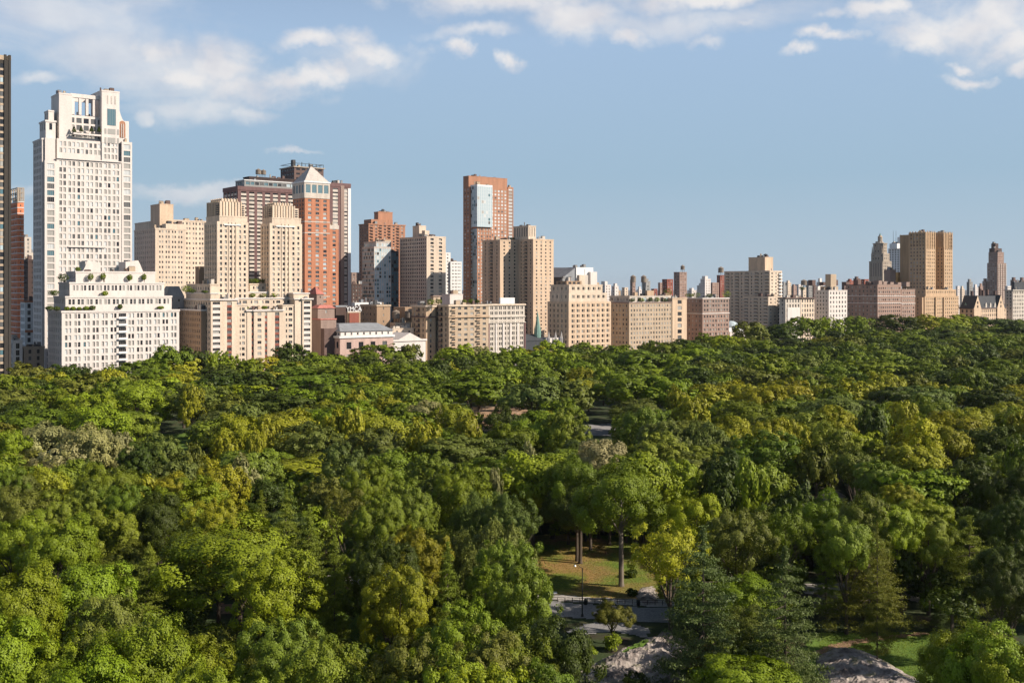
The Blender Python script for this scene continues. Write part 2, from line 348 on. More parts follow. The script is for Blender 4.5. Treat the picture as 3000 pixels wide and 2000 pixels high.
b = B_('apartment_building', 'low white frame block with dark windows just above the trees beside the dark tower', 'building', 'white', 39, 640)
b.box(20, 38, 66, 997, E=st(2.8, [(0, 1.9)], 3.7, 3.0, g=(.7, .1, 0, 0, .2, 0), m=.4), S=st(2.8, [(0, 1.9)], 3.7, 3.0, g=(.9, .1, 0, 0, 0, 0)), cor=(.2, .6)); b.finish()
b = B_('apartment_building', 'low greyish brown block in shade beside the white stepped building', 'building', 'greige', 92, 640)
b.box(62, 70, 130, 1016, E=st(3.5, [(0, 1.6)], 3.7, 2.2, g=(.6, .3, .1, 0, 0, 0)), S=st(3.5, [(0, 1.6)], 3.7, 2.2), cor=(.3, 1)); b.finish()
# tall white limestone tower
b = B_('skyscraper', 'tall white limestone tower with open colonnade and pylons at its crown', 'skyscraper', 'limestone', 131, 680)
gw = (.03, .14, .45, .34, .04, 0)
eW = st(4.9, [(-1.15, 1.5), (1.15, 1.5)], 3.95, 2.7, g=gw, m=.8, rec=.35); eB = st(5.2, [(0, 4.0)], 3.95, 3.0, g=(.03, .20, .40, .22, .13, .02), m=.5, rec=.35)
sW = st(3.7, [(0, 1.5)], 3.95, 2.5, g=(.3, .5, .2, 0, 0, 0), rec=.35)
W = 680
Bs = b.box(97, 131, 166, 470, E=eB, S=sW); z1 = Zy(470, W, Nx(131, W))
Bm = b.box(None, 166, 357, 462, E=eW, depth=27, W=W+.6, n1=Nx(357, W))
Br = b.box(None, 357, 387, 415, E=eB, depth=24, W=W+.3)
b.abox(Nx(134, W), Nx(164, W), W+1.4, W+20, Bs['z1']-1, Zy(403, W, Nx(134, W)), part='wall')
Bl = b.box(97, 123, 150, 405, W=W+2.6, E=eB, S=sW, cor=(.3, 1))
Bt = b.box(116, 134, 163, 352, W=W+4.4, E=st(3.2, [(0, 1.7)], 5.5, 4, g=(.3, .5, .2, 0, 0, 0), m=.6), S=st(3.2, [(0, 1.7)], 5.5, 4), cor=(.4, 1), on=Bl, part='turret')
Bt2 = b.box(130, 142, 158, 323, W=W+7, E=st(2.2, [(0, 1.2)], 4, 4.5, g=(1, 0, 0, 0, 0, 0), m=.4, top=2), S=st(3, [(0, 1.5)], 4, 4.5, g=(1, 0, 0, 0, 0, 0)), on=Bt, part='turret', cor=(.2, .8))
# centre and pylons
Bc = b.box(None, 167, 350, 405, W=W+3, E=st(4.9, [(-1.15, 1.5), (1.15, 1.5)], 3.95, 2.7, g=gw, m=.8), depth=22, on=Bm)
Bc2 = b.box(None, 173, 350, 333, W=W+6, E=st(4.4, [(0, 3.2)], 4.3, 3.1, g=(.05, .45, .45, 0, .05, 0), m=1), depth=18, zb=Bc['z1']-.7)
Pl = b.box(150, 173, 211, 272, W=W+5, E=st(11, [(0, 2.0)], 21, 5, g=(0, 1, 0, 0, 0, 0), m=.4, top=5, bot=12), S=None, part='pylon', on=Bc, cor=(.15, .8))
Pr = b.box(266, 298, 350, 264, W=W+2.2, E=None, S=None, part='pylon', on=Bc, cor=(.15, .8))
b.box(None, 298.5, 349.5, 406, W=W+2.3, E=eW, depth=5, on=Bm, part='pylon')
for k in range(3):
    n = Pr['n0']+3.2+k*2.3; b.abox(n, n+.8, W+2.05, W+2.3, Pr['z1']-8, Pr['z1']-3, 'limestone_grey', 'slit')
n = Pr['n0']+3.3; b.win.append(('E', n, n+5.2, Zy(366, W, n), Zy(317, W, n), W+2.12, 4, 'frame_light'))
for k in range(2):
    zt = Zy(376+26*k, W, n)
    for (o, w, g) in ((-1.6, 1.1, 2), (.3, 4.6, 3 if k < 2 else 2), (6, 1.1, 2)): b.win.append(('E', n+o, n+o+w, zt-3.2, zt, W+2.12, g if g != 3 else 2, 'frame_light'))
nA, nB = Nx(211, W+6), Nx(300, W+6); z0c, z1c = Zy(330, W+6, nA), Zy(285, W+6, nA)
for k in range(5):
    n = nA+(nB-nA)*k/4.4; b.abox(n, n+1.5, W+6, W+7.5, z0c-1, z1c, part='column')
b.abox(nA-1, nB+1, W+5.7, W+8, z1c, z1c+2.3, part='beam'); b.abox(nA-1, nB+1, W+21, W+22, z1c, z1c+2.3, part='beam')
for k in range(5):
    n = nA+(nB-nA)*k/4.4; b.abox(n, n+1.5, W+20.5, W+22, z0c-1, z1c, part='column')
b.abox(nA-.5, Nx(298, W), W+1, W+3.2, Zy(393, W, nA), Zy(388, W, nA), 'limestone', 'terrace')
m = b.mb('shoulder'); nn0, nn1 = Nx(350, W+2.2), Nx(378, W+2.2); zt0, zt1 = Zy(322, W, nn0), Zy(352, W, nn0); zbb = Br['z1']-1
pr = [(nn0, zt0)]+[(nn0+(nn1-nn0)*(.5*(k/6)), zt0+(zt1-zt0)*math.sin(k/6*math.pi/2)) for k in range(1, 7)]+[(nn1, zt1)]
for i in range(len(pr)-1):
    (a, za), (c, zc) = pr[i], pr[i+1]
    m.quad(b.L(a, W+2.4, zbb), b.L(c, W+2.4, zbb), b.L(c, W+2.4, zc), b.L(a, W+2.4, za), 'limestone'); m.quad(b.L(a, W+2.4, za), b.L(c, W+2.4, zc), b.L(c, W+18, zc), b.L(a, W+18, za), 'limestone')
m.quad(b.L(nn1, W+2.4, zbb), b.L(nn1, W+18, zbb), b.L(nn1, W+18, zt1), b.L(nn1, W+2.4, zt1), 'limestone')
ar = b.mb('arched_niche'); nc = Nx(362, W); zc = Zy(362, W, nc)
ar.v = []; pts = [(nc-1.9, zc-8.5)]+[(nc-1.9*math.cos(t*math.pi/8), zc+1.9*math.sin(t*math.pi/8)) for t in range(9)]+[(nc+1.9, zc-8.5)]
i0 = len(ar.v); ar.v += [b.L(p[0], W+2.3, p[1]) for p in pts]; ar.f.append(tuple(range(i0, i0+len(pts)))); ar.m.append(ar.mi('clay'))
for o in (-.7, .4): b.abox(nc+o, nc+o+.35, W+1.9, W+2.25, zc-8.5, zc, 'limestone', 'niche_column')
for yy in (470, 725):
    z = Zy(yy, W, 200); b.abox(Nx(200 if yy > 500 else 166, W), Nx(310 if yy > 500 else 357, W), W-.35, W, z, z+.7, part='string_course')
b.finish(); WT = b
# white stepped building in front
b = B_('apartment_building', 'white limestone stepped building with terraces and two curved rooftop scoops', 'building', 'limestone', 181, 600)
W = 600; gw2 = (.14, .12, .42, .29, .03, 0)
eF = st(4.75, [(-.95, 1.25), (.95, 1.25)], 3.75, 2.5, g=gw2, m=.8, rec=.4, bal=7, bo=6, bw=4.0, balm='white'); sF = st(3.4, [(0, 1.3)], 3.75, 2.3, g=(.35, .45, .2, 0, 0, 0), rec=.35)
B1 = b.box(140, 181, 525, 911, E=eF, S=sF, cor=(.35, .9))
B2 = b.box(158, 192, 503, 868, W=W+4, E=st(4.6, [(-.95, 1.3), (.95, 1.3)], 4, 2.8, g=(.5, .2, .3, 0, 0, 0), m=.8), S=sF, on=B1, cor=(.3, .8), part='upper_storeys')
B3 = b.box(172, 204, 481, 827, W=W+8, E=st(4.2, [(-.9, 1.2), (.9, 1.2)], 4, 2.8, g=(.4, .2, .4, 0, 0, 0), m=1), S=sF, on=B2, cor=(.3, .8), part='upper_storeys')
B4 = b.box(194, 222, 303, 795, W=W+12, E=st(4.6, [(0, 3.2)], 5, 4, g=(.1, .5, .4, 0, 0, 0), m=1, top=3), S=sF, on=B3, cor=(.25, .8), part='penthouse')
B5 = b.box(296, 307, 422, 795, W=W+12.5, E=st(4.6, [(0, 3.2)], 5, 4, g=(.1, .5, .4, 0, 0, 0), m=1, top=3), S=None, on=B3, cor=(.25, .8), part='penthouse')
B6 = b.box(None, 424, 455, 796, W=W+13.5, E=st(5, [(0, 3.4)], 5, 4, g=(.1, .7, .2, 0, 0, 0), m=1, top=3), depth=10, on=B3, cor=(.2, .8), part='penthouse')
for (pts, w0) in (([(240, 796), (245, 790), (250, 780), (254, 768), (257, 763), (295, 769), (295, 796)], W+14), ([(368, 798), (368, 768), (400, 763), (405, 763), (411, 775), (416, 788), (420, 798)], W+15)):
    m = b.mb('rooftop_scoop#%d' % pts[0][0]); q = [(Nx(x, w0), Zy(y, w0, Nx(x, w0))) for x, y in pts]; w1 = w0+11; i0 = len(m.v); m.mi('limestone')
    m.v += [b.L(n, w0, z) for n, z in q]+[b.L(n, w1, z) for n, z in q]; k = len(q)
    m.f.append(tuple(range(i0, i0+k))); m.m.append(m.mi('limestone')); m.f.append(tuple(range(i0+k, i0+2*k))); m.m.append(0)
    for i in range(k): j = (i+1) % k; m.f.append((i0+i, i0+j, i0+k+j, i0+k+i)); m.m.append(0)
m = b.mb('rooftop_scoop'); 
for (xa, xb, yt, wq) in ((232, 250, 766, W+14.2), (348, 369, 767, W+15.2)):
    n = Nx(xb, wq); m.box(n-b.N0, n+4-b.N0, wq-b.W0, Wx(xa, n)-b.W0, Zy(796, wq, n)-b.gz, Zy(yt, wq, n)-b.gz, 'limestone')
b.finish(); HS = b
b = B_('hotel_building', 'broad cream building with square rooftop box, right of the tall white tower', 'building', 'cream', 455, 800)
eC = st(5.2, [(-1.1, 1.1), (1.1, 1.1)], 3.75, 1.7, g=(.62, .12, .26, 0, 0, 0), m=2, rec=.25); sC = st(4.2, [(0, 1.0)], 3.75, 1.9, g=(.45, .35, .2, 0, 0, 0), rec=.25)
B1 = b.box(393, 455, 545, 668, E=eC, S=sC, cor=(.25, 1))
B2 = b.box(395, 480, 640, 643, W=814, E=st(5.2, [(-1.1, 1.1), (1.1, 1.1)], 3.75, 1.7, g=(.62, .12, .26, 0, 0, 0), m=1), zb=20, S=None, cor=(.2, .8), part='rear_wing')
B3 = b.box(None, 486, 542, 655, W=803, E=st(4, [(0, 3)], 5, 3, g=(0, .2, .2, 0, .3, .3), m=1, top=1), depth=8, on=B1, part='penthouse')
B4 = b.box(441, 468, 508, 597, W=812, E=None, S=None, zb=B1['z1']-2, part='bulkhead', mat='cream_warm', cor=(.12, .6)); b.finish()
b = B_('roof_house', 'rounded grey metal roof house between the cream building and brown shaded wing', 'building', 'zinc', 495, 640)
B1 = b.box(470, 488, 540, 868, E=st(5, [(0, 1.2)], 5, 1.6, g=(1, 0, 0, 0, 0, 0)), mat='zinc'); b.pyramid(B1, B1['z1']-.2, B1['z1']+6, 'zinc', o=.1, fr=.55); b.finish()
b = B_('chimney_block', 'square brown brick bulkhead left of the left twin tower', 'building', 'brown', 580, 650)
b.box(572, 583, 600, 781, E=None, S=None, mat='tan_brick', cor=(.1, .8)); b.finish()
# brown and cream giant behind
b = B_('skyscraper', 'huge brown tower with cream balcony stripes and dark rooftop machinery, behind the twin towers', 'skyscraper', 'purple_brown', 700, 860)
sB = st(7.4, [(0, 4.8)], 3.3, 1.5, g=(.7, .2, .1, 0, 0, 0), m=1.6, sp='pale_stone', pier='purple_brown', top=4.2, rec=.7, frame='frame_dark')
B1 = b.box(654, 697, 868, 545, E=sB, S=sB, cor=(.4, 3.2), corm='purple_brown')
B2 = b.box(690, 716, 868, 526, W=866, E=st(4, [(0, 3.4)], 6, 2.6, g=(.3, .3, 0, 0, .2, .2), m=1), S=st(4, [(0, 3.4)], 6, 2.6), on=B1, mat='grey', part='penthouse', cor=(.4, .6), corm='white')
B3 = b.box(713, 730, 870, 517, W=876, E=None, S=None, on=B2, mat='dark_brown', part='penthouse', cor=(.3, .8))
B4 = b.box(822, 862, 948, 487, W=880, E=st(5, [(0, 3.6)], 4, 1.6, g=(1, 0, 0, 0, 0, 0), frame='frame_dark'), S=st(5, [(0, 3.6)], 4, 1.6, g=(1, 0, 0, 0, 0, 0), frame='frame_dark'), zb=B1['z1']-8, mat='brown', part='machine_room', cor=(.9, .8), corm='greige')
B5 = b.box(852, 858, 866, 468, W=884, E=None, S=None, on=B4, mat='dark_grey', part='chimney')
for (p, y0) in ((884, 479), (905, 481), (926, 486)):
    n = Nx(p, 890); b.abox(n, n+.5, 890, 890.5, B4['z1'], Zy(y0-4, 890, n), 'metal_dark', 'rail_post')
for k in range(9): n = B4['n0']+(B4['n1']-B4['n0'])*k/8; b.abox(n-.15, n+.15, 880, 880.3, B4['z1']-.5, B4['z1']+3, 'metal_dark', 'rail_post')
b.ring(B4['n0'], B4['n1'], 880, B4['w1'], B4['z1']+2.7, B4['z1']+3, .1, 'metal_dark', part='rail')
B6 = b.box(None, 965, 1027, 535, W=858, E=st(7.5, [(0, 5)], 3.3, 1.4, g=(.3, .3, .4, 0, 0, 0), m=1.2, sp='pale_stone', pier='purple_brown', top=4.5, frame='frame_light'), depth=30, cor=(.3, 3.2), corm='purple_brown', part='east_wing')
b.abox(Nx(1019, 858), Nx(1027.5, 858), 857.7, 858, b.gz, B6['z1']-4, 'white', 'east_wing'); b.abox(Nx(998, 858), Nx(1008, 858), 857.6, 858, b.gz, B6['z1']-2, 'rose', 'east_wing')
b.finish(); GT = b
b = B_('skyscraper', 'orange brick tower with glazed cream crown and pale pyramid roof', 'skyscraper', 'orange_brick', 893, 790)
eO = st(5.6, [(0, 3.0)], 3.35, 2.1, g=(.16, .26, .4, 0, .06, .12), m=.9, rec=.3, frame='white'); sO = st(4.2, [(0, 2)], 3.35, 2.0, g=(.5, .3, .2, 0, 0, 0))
B1 = b.box(858, 893, 966, 577, E=eO, S=sO)
B2 = b.box(856, 892, 966.5, 530, W=789.5, E=st(5.6, [(0, 4.2)], 20, 6.6, g=(0, .1, .1, 0, .3, .5), m=.6, top=2.6, bot=1, frame='white'), S=st(4.5, [(0, 3)], 20, 6.4, g=(.1, .5, 0, 0, .4, 0), top=2.8, bot=1), on=B1, mat='pale_stone', part='crown', cor=(.5, 1), corm='white')
b.pyramid(B2, B2['z1'], Zy(488, 800, B2['n0']+9), 'limestone_grey', o=-.3, fr=.06)
B3 = b.box(None, 966, 992, 660, W=791, E=st(5.2, [(0, 2.8)], 3.35, 2.1, g=(.16, .26, .4, 0, .06, .12), frame='white'), depth=20, part='side_bay', mat='orange_brick', cor=(.2, 3), corm='pale_stone')
for yy in (575, 650, 683, 870): b.band(B1, Zy(yy, 790, B1['n0']), .7, .18, 'pale_stone', 'stone_band')
b.finish()
# twin towered cream apartment building
b = B_('apartment_building', 'cream art deco apartment building with two stepped towers and brick striped front', 'building', 'cream', 618, 600)
W = 600
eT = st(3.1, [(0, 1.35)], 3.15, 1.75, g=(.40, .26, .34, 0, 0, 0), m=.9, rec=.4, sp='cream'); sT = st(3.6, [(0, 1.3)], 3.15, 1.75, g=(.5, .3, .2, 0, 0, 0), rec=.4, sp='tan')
eL = st(6.6, [(-1.7, 1.0), (1.2, 2.6)], 3.3, 1.7, g=(.42, .2, .38, 0, 0, 0), m=1, rec=.35)
eK = st(8, [(0, 6.6)], 3.3, 1.6, g=(.5, .3, .2, 0, 0, 0), m=.6, rec=.6, sp='limestone')
eR = st(5.6, [(0, 2.9)], 3.3, 1.9, g=(.4, .35, .25, 0, 0, 0), m=.8, sp='red_brick', pier='cream', rec=.4)
Bl = b.box(524, 618, 650, 876, E=eK, S=st(3.5, [(0, 1.4)], 3.3, 1.8, g=(.55, .25, .2, 0, 0, 0), rec=.35), cor=(.9, .7), corm='limestone')
B1 = b.box(None, 650, 694, 876, W=W+.8, E=eR, depth=30, cor=(.8, .7), corm='limestone')
B2 = b.box(None, 694, 724, 893, W=W+1.6, E=eL, depth=28, cor=(.3, .6))
B3 = b.box(None, 724, 796, 908, W=W+1.2, E=eR, depth=26, cor=(.9, .7), corm='limestone', part='centre_front')
B3b = b.box(None, 744, 776, 908, W=W+.5, E=st(5, [(0, 2.4)], 3.3, 1.8, g=(.3, .3, .4, 0, 0, 0), m=.5), depth=5, cor=(.7, .7), corm='limestone', part='centre_front')
B4 = b.box(None, 796, 828, 907, W=W+1.2, E=eR, depth=26, cor=(.9, .7), corm='limestone', part='centre_front')
B5 = b.box(None, 828, 864, 893, W=W+1.6, E=eL, depth=28, cor=(.3, .6))
B6 = b.box(None, 864, 886, 874, W=W+.8, E=eR, depth=30, cor=(.8, .7), corm='limestone')
B7 = b.box(None, 886, 913, 874, E=st(6, [(0, 4.6)], 3.3, 1.6, g=(.4, .3, .3, 0, 0, 0), m=.3, rec=.6, sp='limestone'), depth=32, cor=(.9, .7), corm='limestone')
Bu = b.box(None, 690, 862, 873, W=W+8, E=eL, depth=24, zb=40, cor=(.5, .6), corm='limestone', part='upper_storeys')
Bv = b.box(None, 728, 805, 855, W=W+12, E=eL, depth=20, on=Bu, cor=(.4, .6), corm='limestone', part='upper_storeys')
Bv2 = b.box(None, 732, 796, 831, W=W+16, E=eL, depth=14, on=Bv, cor=(.4, .6), part='upper_storeys')
Bw = b.box(545, 617, 640, 858, W=W+3, E=eL, S=st(3.5, [(0, 1.4)], 3.3, 1.8, g=(.6, .25, .15, 0, 0, 0)), on=Bl, cor=(.4, .6), corm='limestone', part='upper_storeys')
Bw2 = b.box(548, 616, 640, 832, W=W+6, E=eL, S=st(3.5, [(0, 1.4)], 3.3, 1.8, g=(.6, .25, .15, 0, 0, 0)), on=Bw, cor=(.4, .6), part='upper_storeys')
Bx = b.box(None, 860, 905, 858, W=W+3, E=eL, depth=22, on=B6, cor=(.5, .6), corm='limestone', part='upper_storeys')
def twin(xs, xc, xr, ytop, ycrown, wq, ya):
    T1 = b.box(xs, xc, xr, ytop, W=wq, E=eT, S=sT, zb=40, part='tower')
    for k in (3, 4, 5):
        n = T1['n0']+(T1['n1']-T1['n0'])*(k+.2)/9; b.abox(n, n+.7, wq-.35, wq, 50, T1['z1']-.3, 'cream', 'pilaster')
    u = (xr-xc)/92.0
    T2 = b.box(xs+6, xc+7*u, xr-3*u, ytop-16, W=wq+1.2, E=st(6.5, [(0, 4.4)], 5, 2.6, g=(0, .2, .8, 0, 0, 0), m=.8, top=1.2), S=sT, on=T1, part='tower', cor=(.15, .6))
    T3 = b.box(xs+10, xc+9*u, xr-22*u, ycrown+8, W=wq+4, E=None, S=None, on=T2, part='crown')
    T4 = b.box(xs+22, xc+14*u, xr-34*u, ycrown, W=wq+5, E=None, S=None, zb=T2['z1']-.5, part='crown')
    for B, q in ((T3, 3.6), (T4, 4.6)):
        nn = int((B['n1']-B['n0'])/1.7)
        for i in range(nn+1):
            n = B['n0']+(B['n1']-B['n0'])*i/nn; b.abox(n-.28, n+.28, B['w0']-.45, B['w0'], B['z0']+1, B['z1']+.35, 'cream_warm' if i % 2 else 'cream', 'crown_fin')
        nn = int((B['w1']-B['w0'])/2.2)
        for i in range(nn+1):
            w = B['w0']+(B['w1']-B['w0'])*i/nn; b.abox(B['n0']-.45, B['n0'], w-.35, w+.35, B['z0']+1, B['z1']+.35, 'cream_warm', 'crown_fin')
    for i in range(5):
        z = T3['z1']-2-i*1.25; b.abox(T3['n0']-.5, T3['n0']-.1, T3['w0']+1, T3['w0']+5, z-.5, z, 'dark_grey', 'louvre')
        b.abox(Nx(xr-20*u, wq+6), Nx(xr-12*u, wq+6), wq+6, wq+6.4, z-.5, z, 'dark_grey', 'louvre')
    b.abox(Nx(xr-22*u, wq+6.5), Nx(xr-10*u, wq+6.5), wq+6.5, wq+16, T2['z1']-1, T3['z1']-1, 'cream', 'crown')
    b.abox(T1['n0']+4, T1['n1']-5, wq-.6, wq, T1['z1']-2.2, T1['z1']-1.5, 'white', 'ledge')
twin(598, 636, 728, 648, 582, W+9, 0); twin(763, 790, 885, 653, 594, W+10, 0)
b.finish(); CT = b
b = B_('apartment_building', 'brown shaded courtyard wing of flats left of the striped cream front', 'building', 'tan', 588, 613)
b.box(524, 589, 604, 907, W=606, E=None, S=st(3.2, [(0, 1.3)], 3.3, 1.8, g=(.5, .3, .2, 0, 0, 0)), mat='tan_brick', cor=(.3, .8), corm='limestone'); b.finish()
# red roofed turrets, small school and the red and white hall
b = B_('brick_house', 'red brick turret with pink hipped roof against the orange tower', 'building', 'rose', 930, 640)
B1 = b.box(900, 928, 948, 860, E=st(4, [(0, 1)], 5, 1.4, g=(1, 0, 0, 0, 0, 0)), S=None, mat='rose'); b.pyramid(B1, B1['z1']-.4, B1['z1']+4.3, 'red_tile', o=.6, fr=.1); b.finish()
b = B_('brick_house', 'stepped red brown brick house with flat pink tiled roof beside the striped cream front', 'building', 'brown', 931, 615)
B1 = b.box(912, 931, 980, 901, E=st(6, [(0, 1.3)], 6, 1.8, g=(.3, .4, .3, 0, 0, 0)), S=None, mat='rose'); b.pyramid(B1, B1['z1']-.4, B1['z1']+1.6, 'red_tile', o=.7, fr=.55)
b.box(916, 940, 985, 934, W=611, E=None, S=None, mat='rose', part='lower_step', cor=(.3, .6), corm='red_tile'); b.box(914, 950, 990, 962, W=607, E=None, S=None, mat='brown', part='lower_step'); b.finish()
b = B_('brick_block', 'dark brown brick block between the pink roofs and the lettered block', 'building', 'brown', 978, 640)
b.box(976, 984, 1018, 895, E=None, mat='brick_dark', cor=(.15, 1), corm='zinc'); b.finish()
b = B_('hostel_building', 'red brown brick block carrying white YMCA letters on its parapet', 'building', 'brown', 1020, 630)
B1 = b.box(1014, 1019, 1056, 912, E=None, mat='tan_brick', cor=(.15, .7), corm='pale_stone')
b.abox(Nx(1023, 629.6), Nx(1051, 629.6), 629.3, 630, B1['z0'], Zy(917, 630, B1['n0']), 'red_brick', 'brick_panel')
b.abox(Nx(1018, 630), Nx(1056, 630), 630.2, 632, B1['z1']-.3, B1['z1']+3.4, 'dark_brown', 'sign_backing')
cu = bpy.data.curves.new('letters', 'FONT'); cu.body = 'YMCA'; cu.size = 4.2; cu.extrude = .12; cu.align_x = 'CENTER'
tmp = bpy.data.objects.new('tmp', cu); COL.objects.link(tmp); bpy.context.view_layer.update()
me = bpy.data.meshes.new_from_object(tmp.evaluated_get(bpy.context.evaluated_depsgraph_get())); bpy.data.objects.remove(tmp)
me.materials.clear(); me.materials.append(MAT['sign_white'])
o = bpy.data.objects.new('sign_letters', me); COL.objects.link(o); o.parent = b.root; o.rotation_euler = (math.pi/2, 0, 0)
o.location = ((Nx(1037, 630)-b.N0), -.05, B1['z1']-b.gz+.15); b.finish()
b = B_('brick_block', 'dark shaded brick block with tan sunlit side, right of the lettered block', 'building', 'tan_brick', 1105, 640)
b.box(1057, 1104, 1143, 893, E=st(5, [(0, .9)], 4.5, 1.5, g=(.3, .4, .3, 0, 0, 0), m=2), S=st(5, [(0, 1.2)], 4, 1.5, g=(.8, .2, 0, 0, 0, 0)), mat='tan_brick', cor=(.5, 1), corm='beige')
b.finish()
b = B_('rooftop_house', 'low white rooftop structures behind the lettered brick block', 'building', 'white', 1075, 668)
b.box(1030, 1040, 1118, 886, E=st(3, [(0, 1.6)], 5, 2, g=(.8, .2, 0, 0, 0, 0), m=.3)); b.finish()
b = B_('brick_hall', 'low pink brick hall with white stone trim and long grey hipped metal roof', 'building', 'pink_pale', 997, 600)
eH = st(8.2, [(0, 3.4)], 7.5, 4.4, g=(.3, .3, .4, 0, 0, 0), m=2, frame='white', top=3.8)
B1 = b.box(923, 996, 1152, 985, E=eH, S=st(4.5, [(0, 2.4)], 7.5, 4, g=(.9, .1, 0, 0, 0, 0), top=3.4, frame='brown'), cor=(.8, 1.2), corm='white')
B2 = b.box(925, 998, 1150, 971, W=601.2, E=st(4.1, [(0, 1.2)], 6, 1.6, g=(.7, .3, 0, 0, 0, 0), m=1, top=.8), S=st(3, [(0, 1.6)], 6, 1.6, top=.8, g=(1, 0, 0, 0, 0, 0)), on=B1, mat='limestone', part='attic')
b.pyramid(B2, B2['z1'], B2['z1']+4.4, 'zinc', o=.9, fr=.32, ridge=.72); b.finish()
b = B_('stone_hall', 'low cream stone hall with shallow pediment and roof terrace, just above the trees', 'building', 'limestone', 1152, 602)
B1 = b.box(None, 1153, 1247, 996, E=st(9, [(0, 3)], 9, 4, g=(.6, .2, .2, 0, 0, 0), m=2, top=4), depth=24, cor=(.7, 1), mat='limestone')
m = b.mb('pediment'); n0, n1 = B1['n0'], B1['n1']; m.tri(b.L(n0+3, 601.6, B1['z1']), b.L(n1-3, 601.6, B1['z1']), b.L((n0+n1)/2, 601.6, B1['z1']+4.4), 'limestone')
m.quad(b.L(n0+3, 601.6, B1['z1']), b.L((n0+n1)/2, 601.6, B1['z1']+4.4), b.L((n0+n1)/2, 620, B1['z1']+4.4), b.L(n0+3, 620, B1['z1']), 'limestone'); m.quad(b.L(n1-3, 601.6, B1['z1']), b.L((n0+n1)/2, 601.6, B1['z1']+4.4), b.L((n0+n1)/2, 620, B1['z1']+4.4), b.L(n1-3, 620, B1['z1']), 'limestone'); b.finish()
b = B_('row_house', 'cream tile roofed row houses behind the stone hall, under the water tanks', 'building', 'cream', 1150, 625)
B1 = b.box(1140, 1150, 1212, 962, E=st(4, [(0, 1.5)], 3.5, 1.6, g=(.5, .3, .2, 0, 0, 0)), cor=(.3, .5)); B2 = b.box(1142, 1158, 1205, 945, W=632, E=st(4, [(0, 1.5)], 3.5, 1.6, g=(.5, .3, .2, 0, 0, 0)), on=B1, part='upper_storeys', mat='cream_warm'); b.finish()
# towers of the middle distance
b = B_('apartment_tower', 'orange brown brick tower with balconies near its top and square rooftop box', 'building', 'clay', 1080, 980)
B1 = b.box(1052, 1080, 1187, 655, E=st(5, [(0, 2.2)], 3.1, 1.6, g=(.6, .2, .2, 0, 0, 0), m=1, bal=2, bo=0, bw=3), S=st(4, [(0, 1.6)], 3.1, 1.6, g=(.7, .2, .1, 0, 0, 0)), cor=(.5, 1.2), mat='clay')
B2 = b.box(1096, 1108, 1150, 620, W=990, E=None, S=None, on=B1, part='bulkhead', cor=(.2, 1)); b.abox(B1['n0']+6, B1['n1']-12, 985, 1000, B1['z1']-1, B1['z1']+5, part='bulkhead'); b.finish()
b = B_('office_building', 'small dark brick block in the gap between the brown striped tower and glass tower', 'building', 'brick_dark', 1040, 900)
b.box(1024, 1030, 1075, 832, E=st(3, [(0, 1.2)], 3.4, 1.7, g=(.3, .3, .4, 0, 0, 0), frame='frame_light'), S=None, cor=(.2, .6))
b.box(1024, 1029, 1055, 798, W=915, E=st(3, [(0, 1.4)], 3.4, 1.7), S=None, mat='rose', part='rear_wing'); b.finish()
b = B_('glass_tower', 'pale green glass apartment tower with stepped top, in front of the orange brown tower', 'building', 'limestone_grey', 1097, 820)
sG = st(2.2, [(0, 2.0)], 3.3, 2.4, g=(.04, .08, .06, .12, .18, .52), m=.3, sp='glass_silver', pier='pale_stone', rec=.1, frame='white')
B1 = b.box(1061, 1096, 1146, 722, E=sG, S=st(2.2, [(0, 2.0)], 3.3, 2.5, g=(.08, .08, 0, 0, .26, .58), m=.3, sp='pale_stone', rec=.1))
B2 = b.box(None, 1146, 1168, 735, W=825, E=st(2.2, [(0, 2.1)], 3.3, 2.9, g=(.3, .1, 0, 0, .6, 0), m=.1, rec=.1, sp='slate'), depth=18, part='blue_bay', mat='slate')
B3 = b.box(1066, 1102, 1146, 707, W=824, E=sG, S=sG, on=B1, part='upper_storeys', cor=(.2, .5)); b.box(1104, 1112, 1146, 702, W=850, E=None, S=None, on=B1, mat='beige', part='bulkhead'); b.finish()
b = B_('apartment_tower', 'grey slab with dense window grid on its shaded side and cream balcony strips in front', 'building', 'cream', 1250, 780)
B1 = b.box(1171, 1250, 1306, 692, E=st(7.4, [(0, 3.4)], 3.15, 1.9, g=(.3, .3, .3, 0, .1, 0), m=1.2, rec=.9), S=st(3.0, [(0, 1.5)], 3.15, 1.9, g=(.8, .15, .05, 0, 0, 0), m=1, pier='pale_stone', rec=.4, frame='frame_dark'), cor=(.12, 1))
B2 = b.box(1209, 1228, 1248, 661, W=800, E=None, S=None, on=B1, part='bulkhead', cor=(.1, .8)); b.box(1236, 1245, 1258, 675, W=792, E=None, S=None, on=B1, part='bulkhead'); b.finish()
b = B_('apartment_tower', 'bright white stepped block between the cream slab and the tall brown glass tower', 'building', 'white', 1300, 900)
sw = st(4, [(0, 1.8)], 3.3, 1.4, g=(.1, .5, .4, 0, 0, 0), m=1); b.box(None, 1290, 1320, 739, E=sw, depth=25); b.box(None, 1320, 1353, 766, W=898, E=st(4, [(-.7, 1.2), (.9, .9)], 3.3, 1.4, g=(.1, .5, .4, 0, 0, 0)), depth=25); b.finish()
b = B_('apartment_building', 'low white block with rooftop tank box below the bright white stepped block', 'building', 'limestone', 1330, 720)
B1 = b.box(1295, 1318, 1356, 862, E=None, S=None, cor=(.2, .6)); b.box(1324, 1328, 1342, 850, W=724, E=None, S=None, on=B1, mat='beige', part='bulkhead'); b.finish()
b = B_('skyscraper', 'tall slim tower of dark red brick and white glass with plain red crown', 'skyscraper', 'clay', 1378, 830)
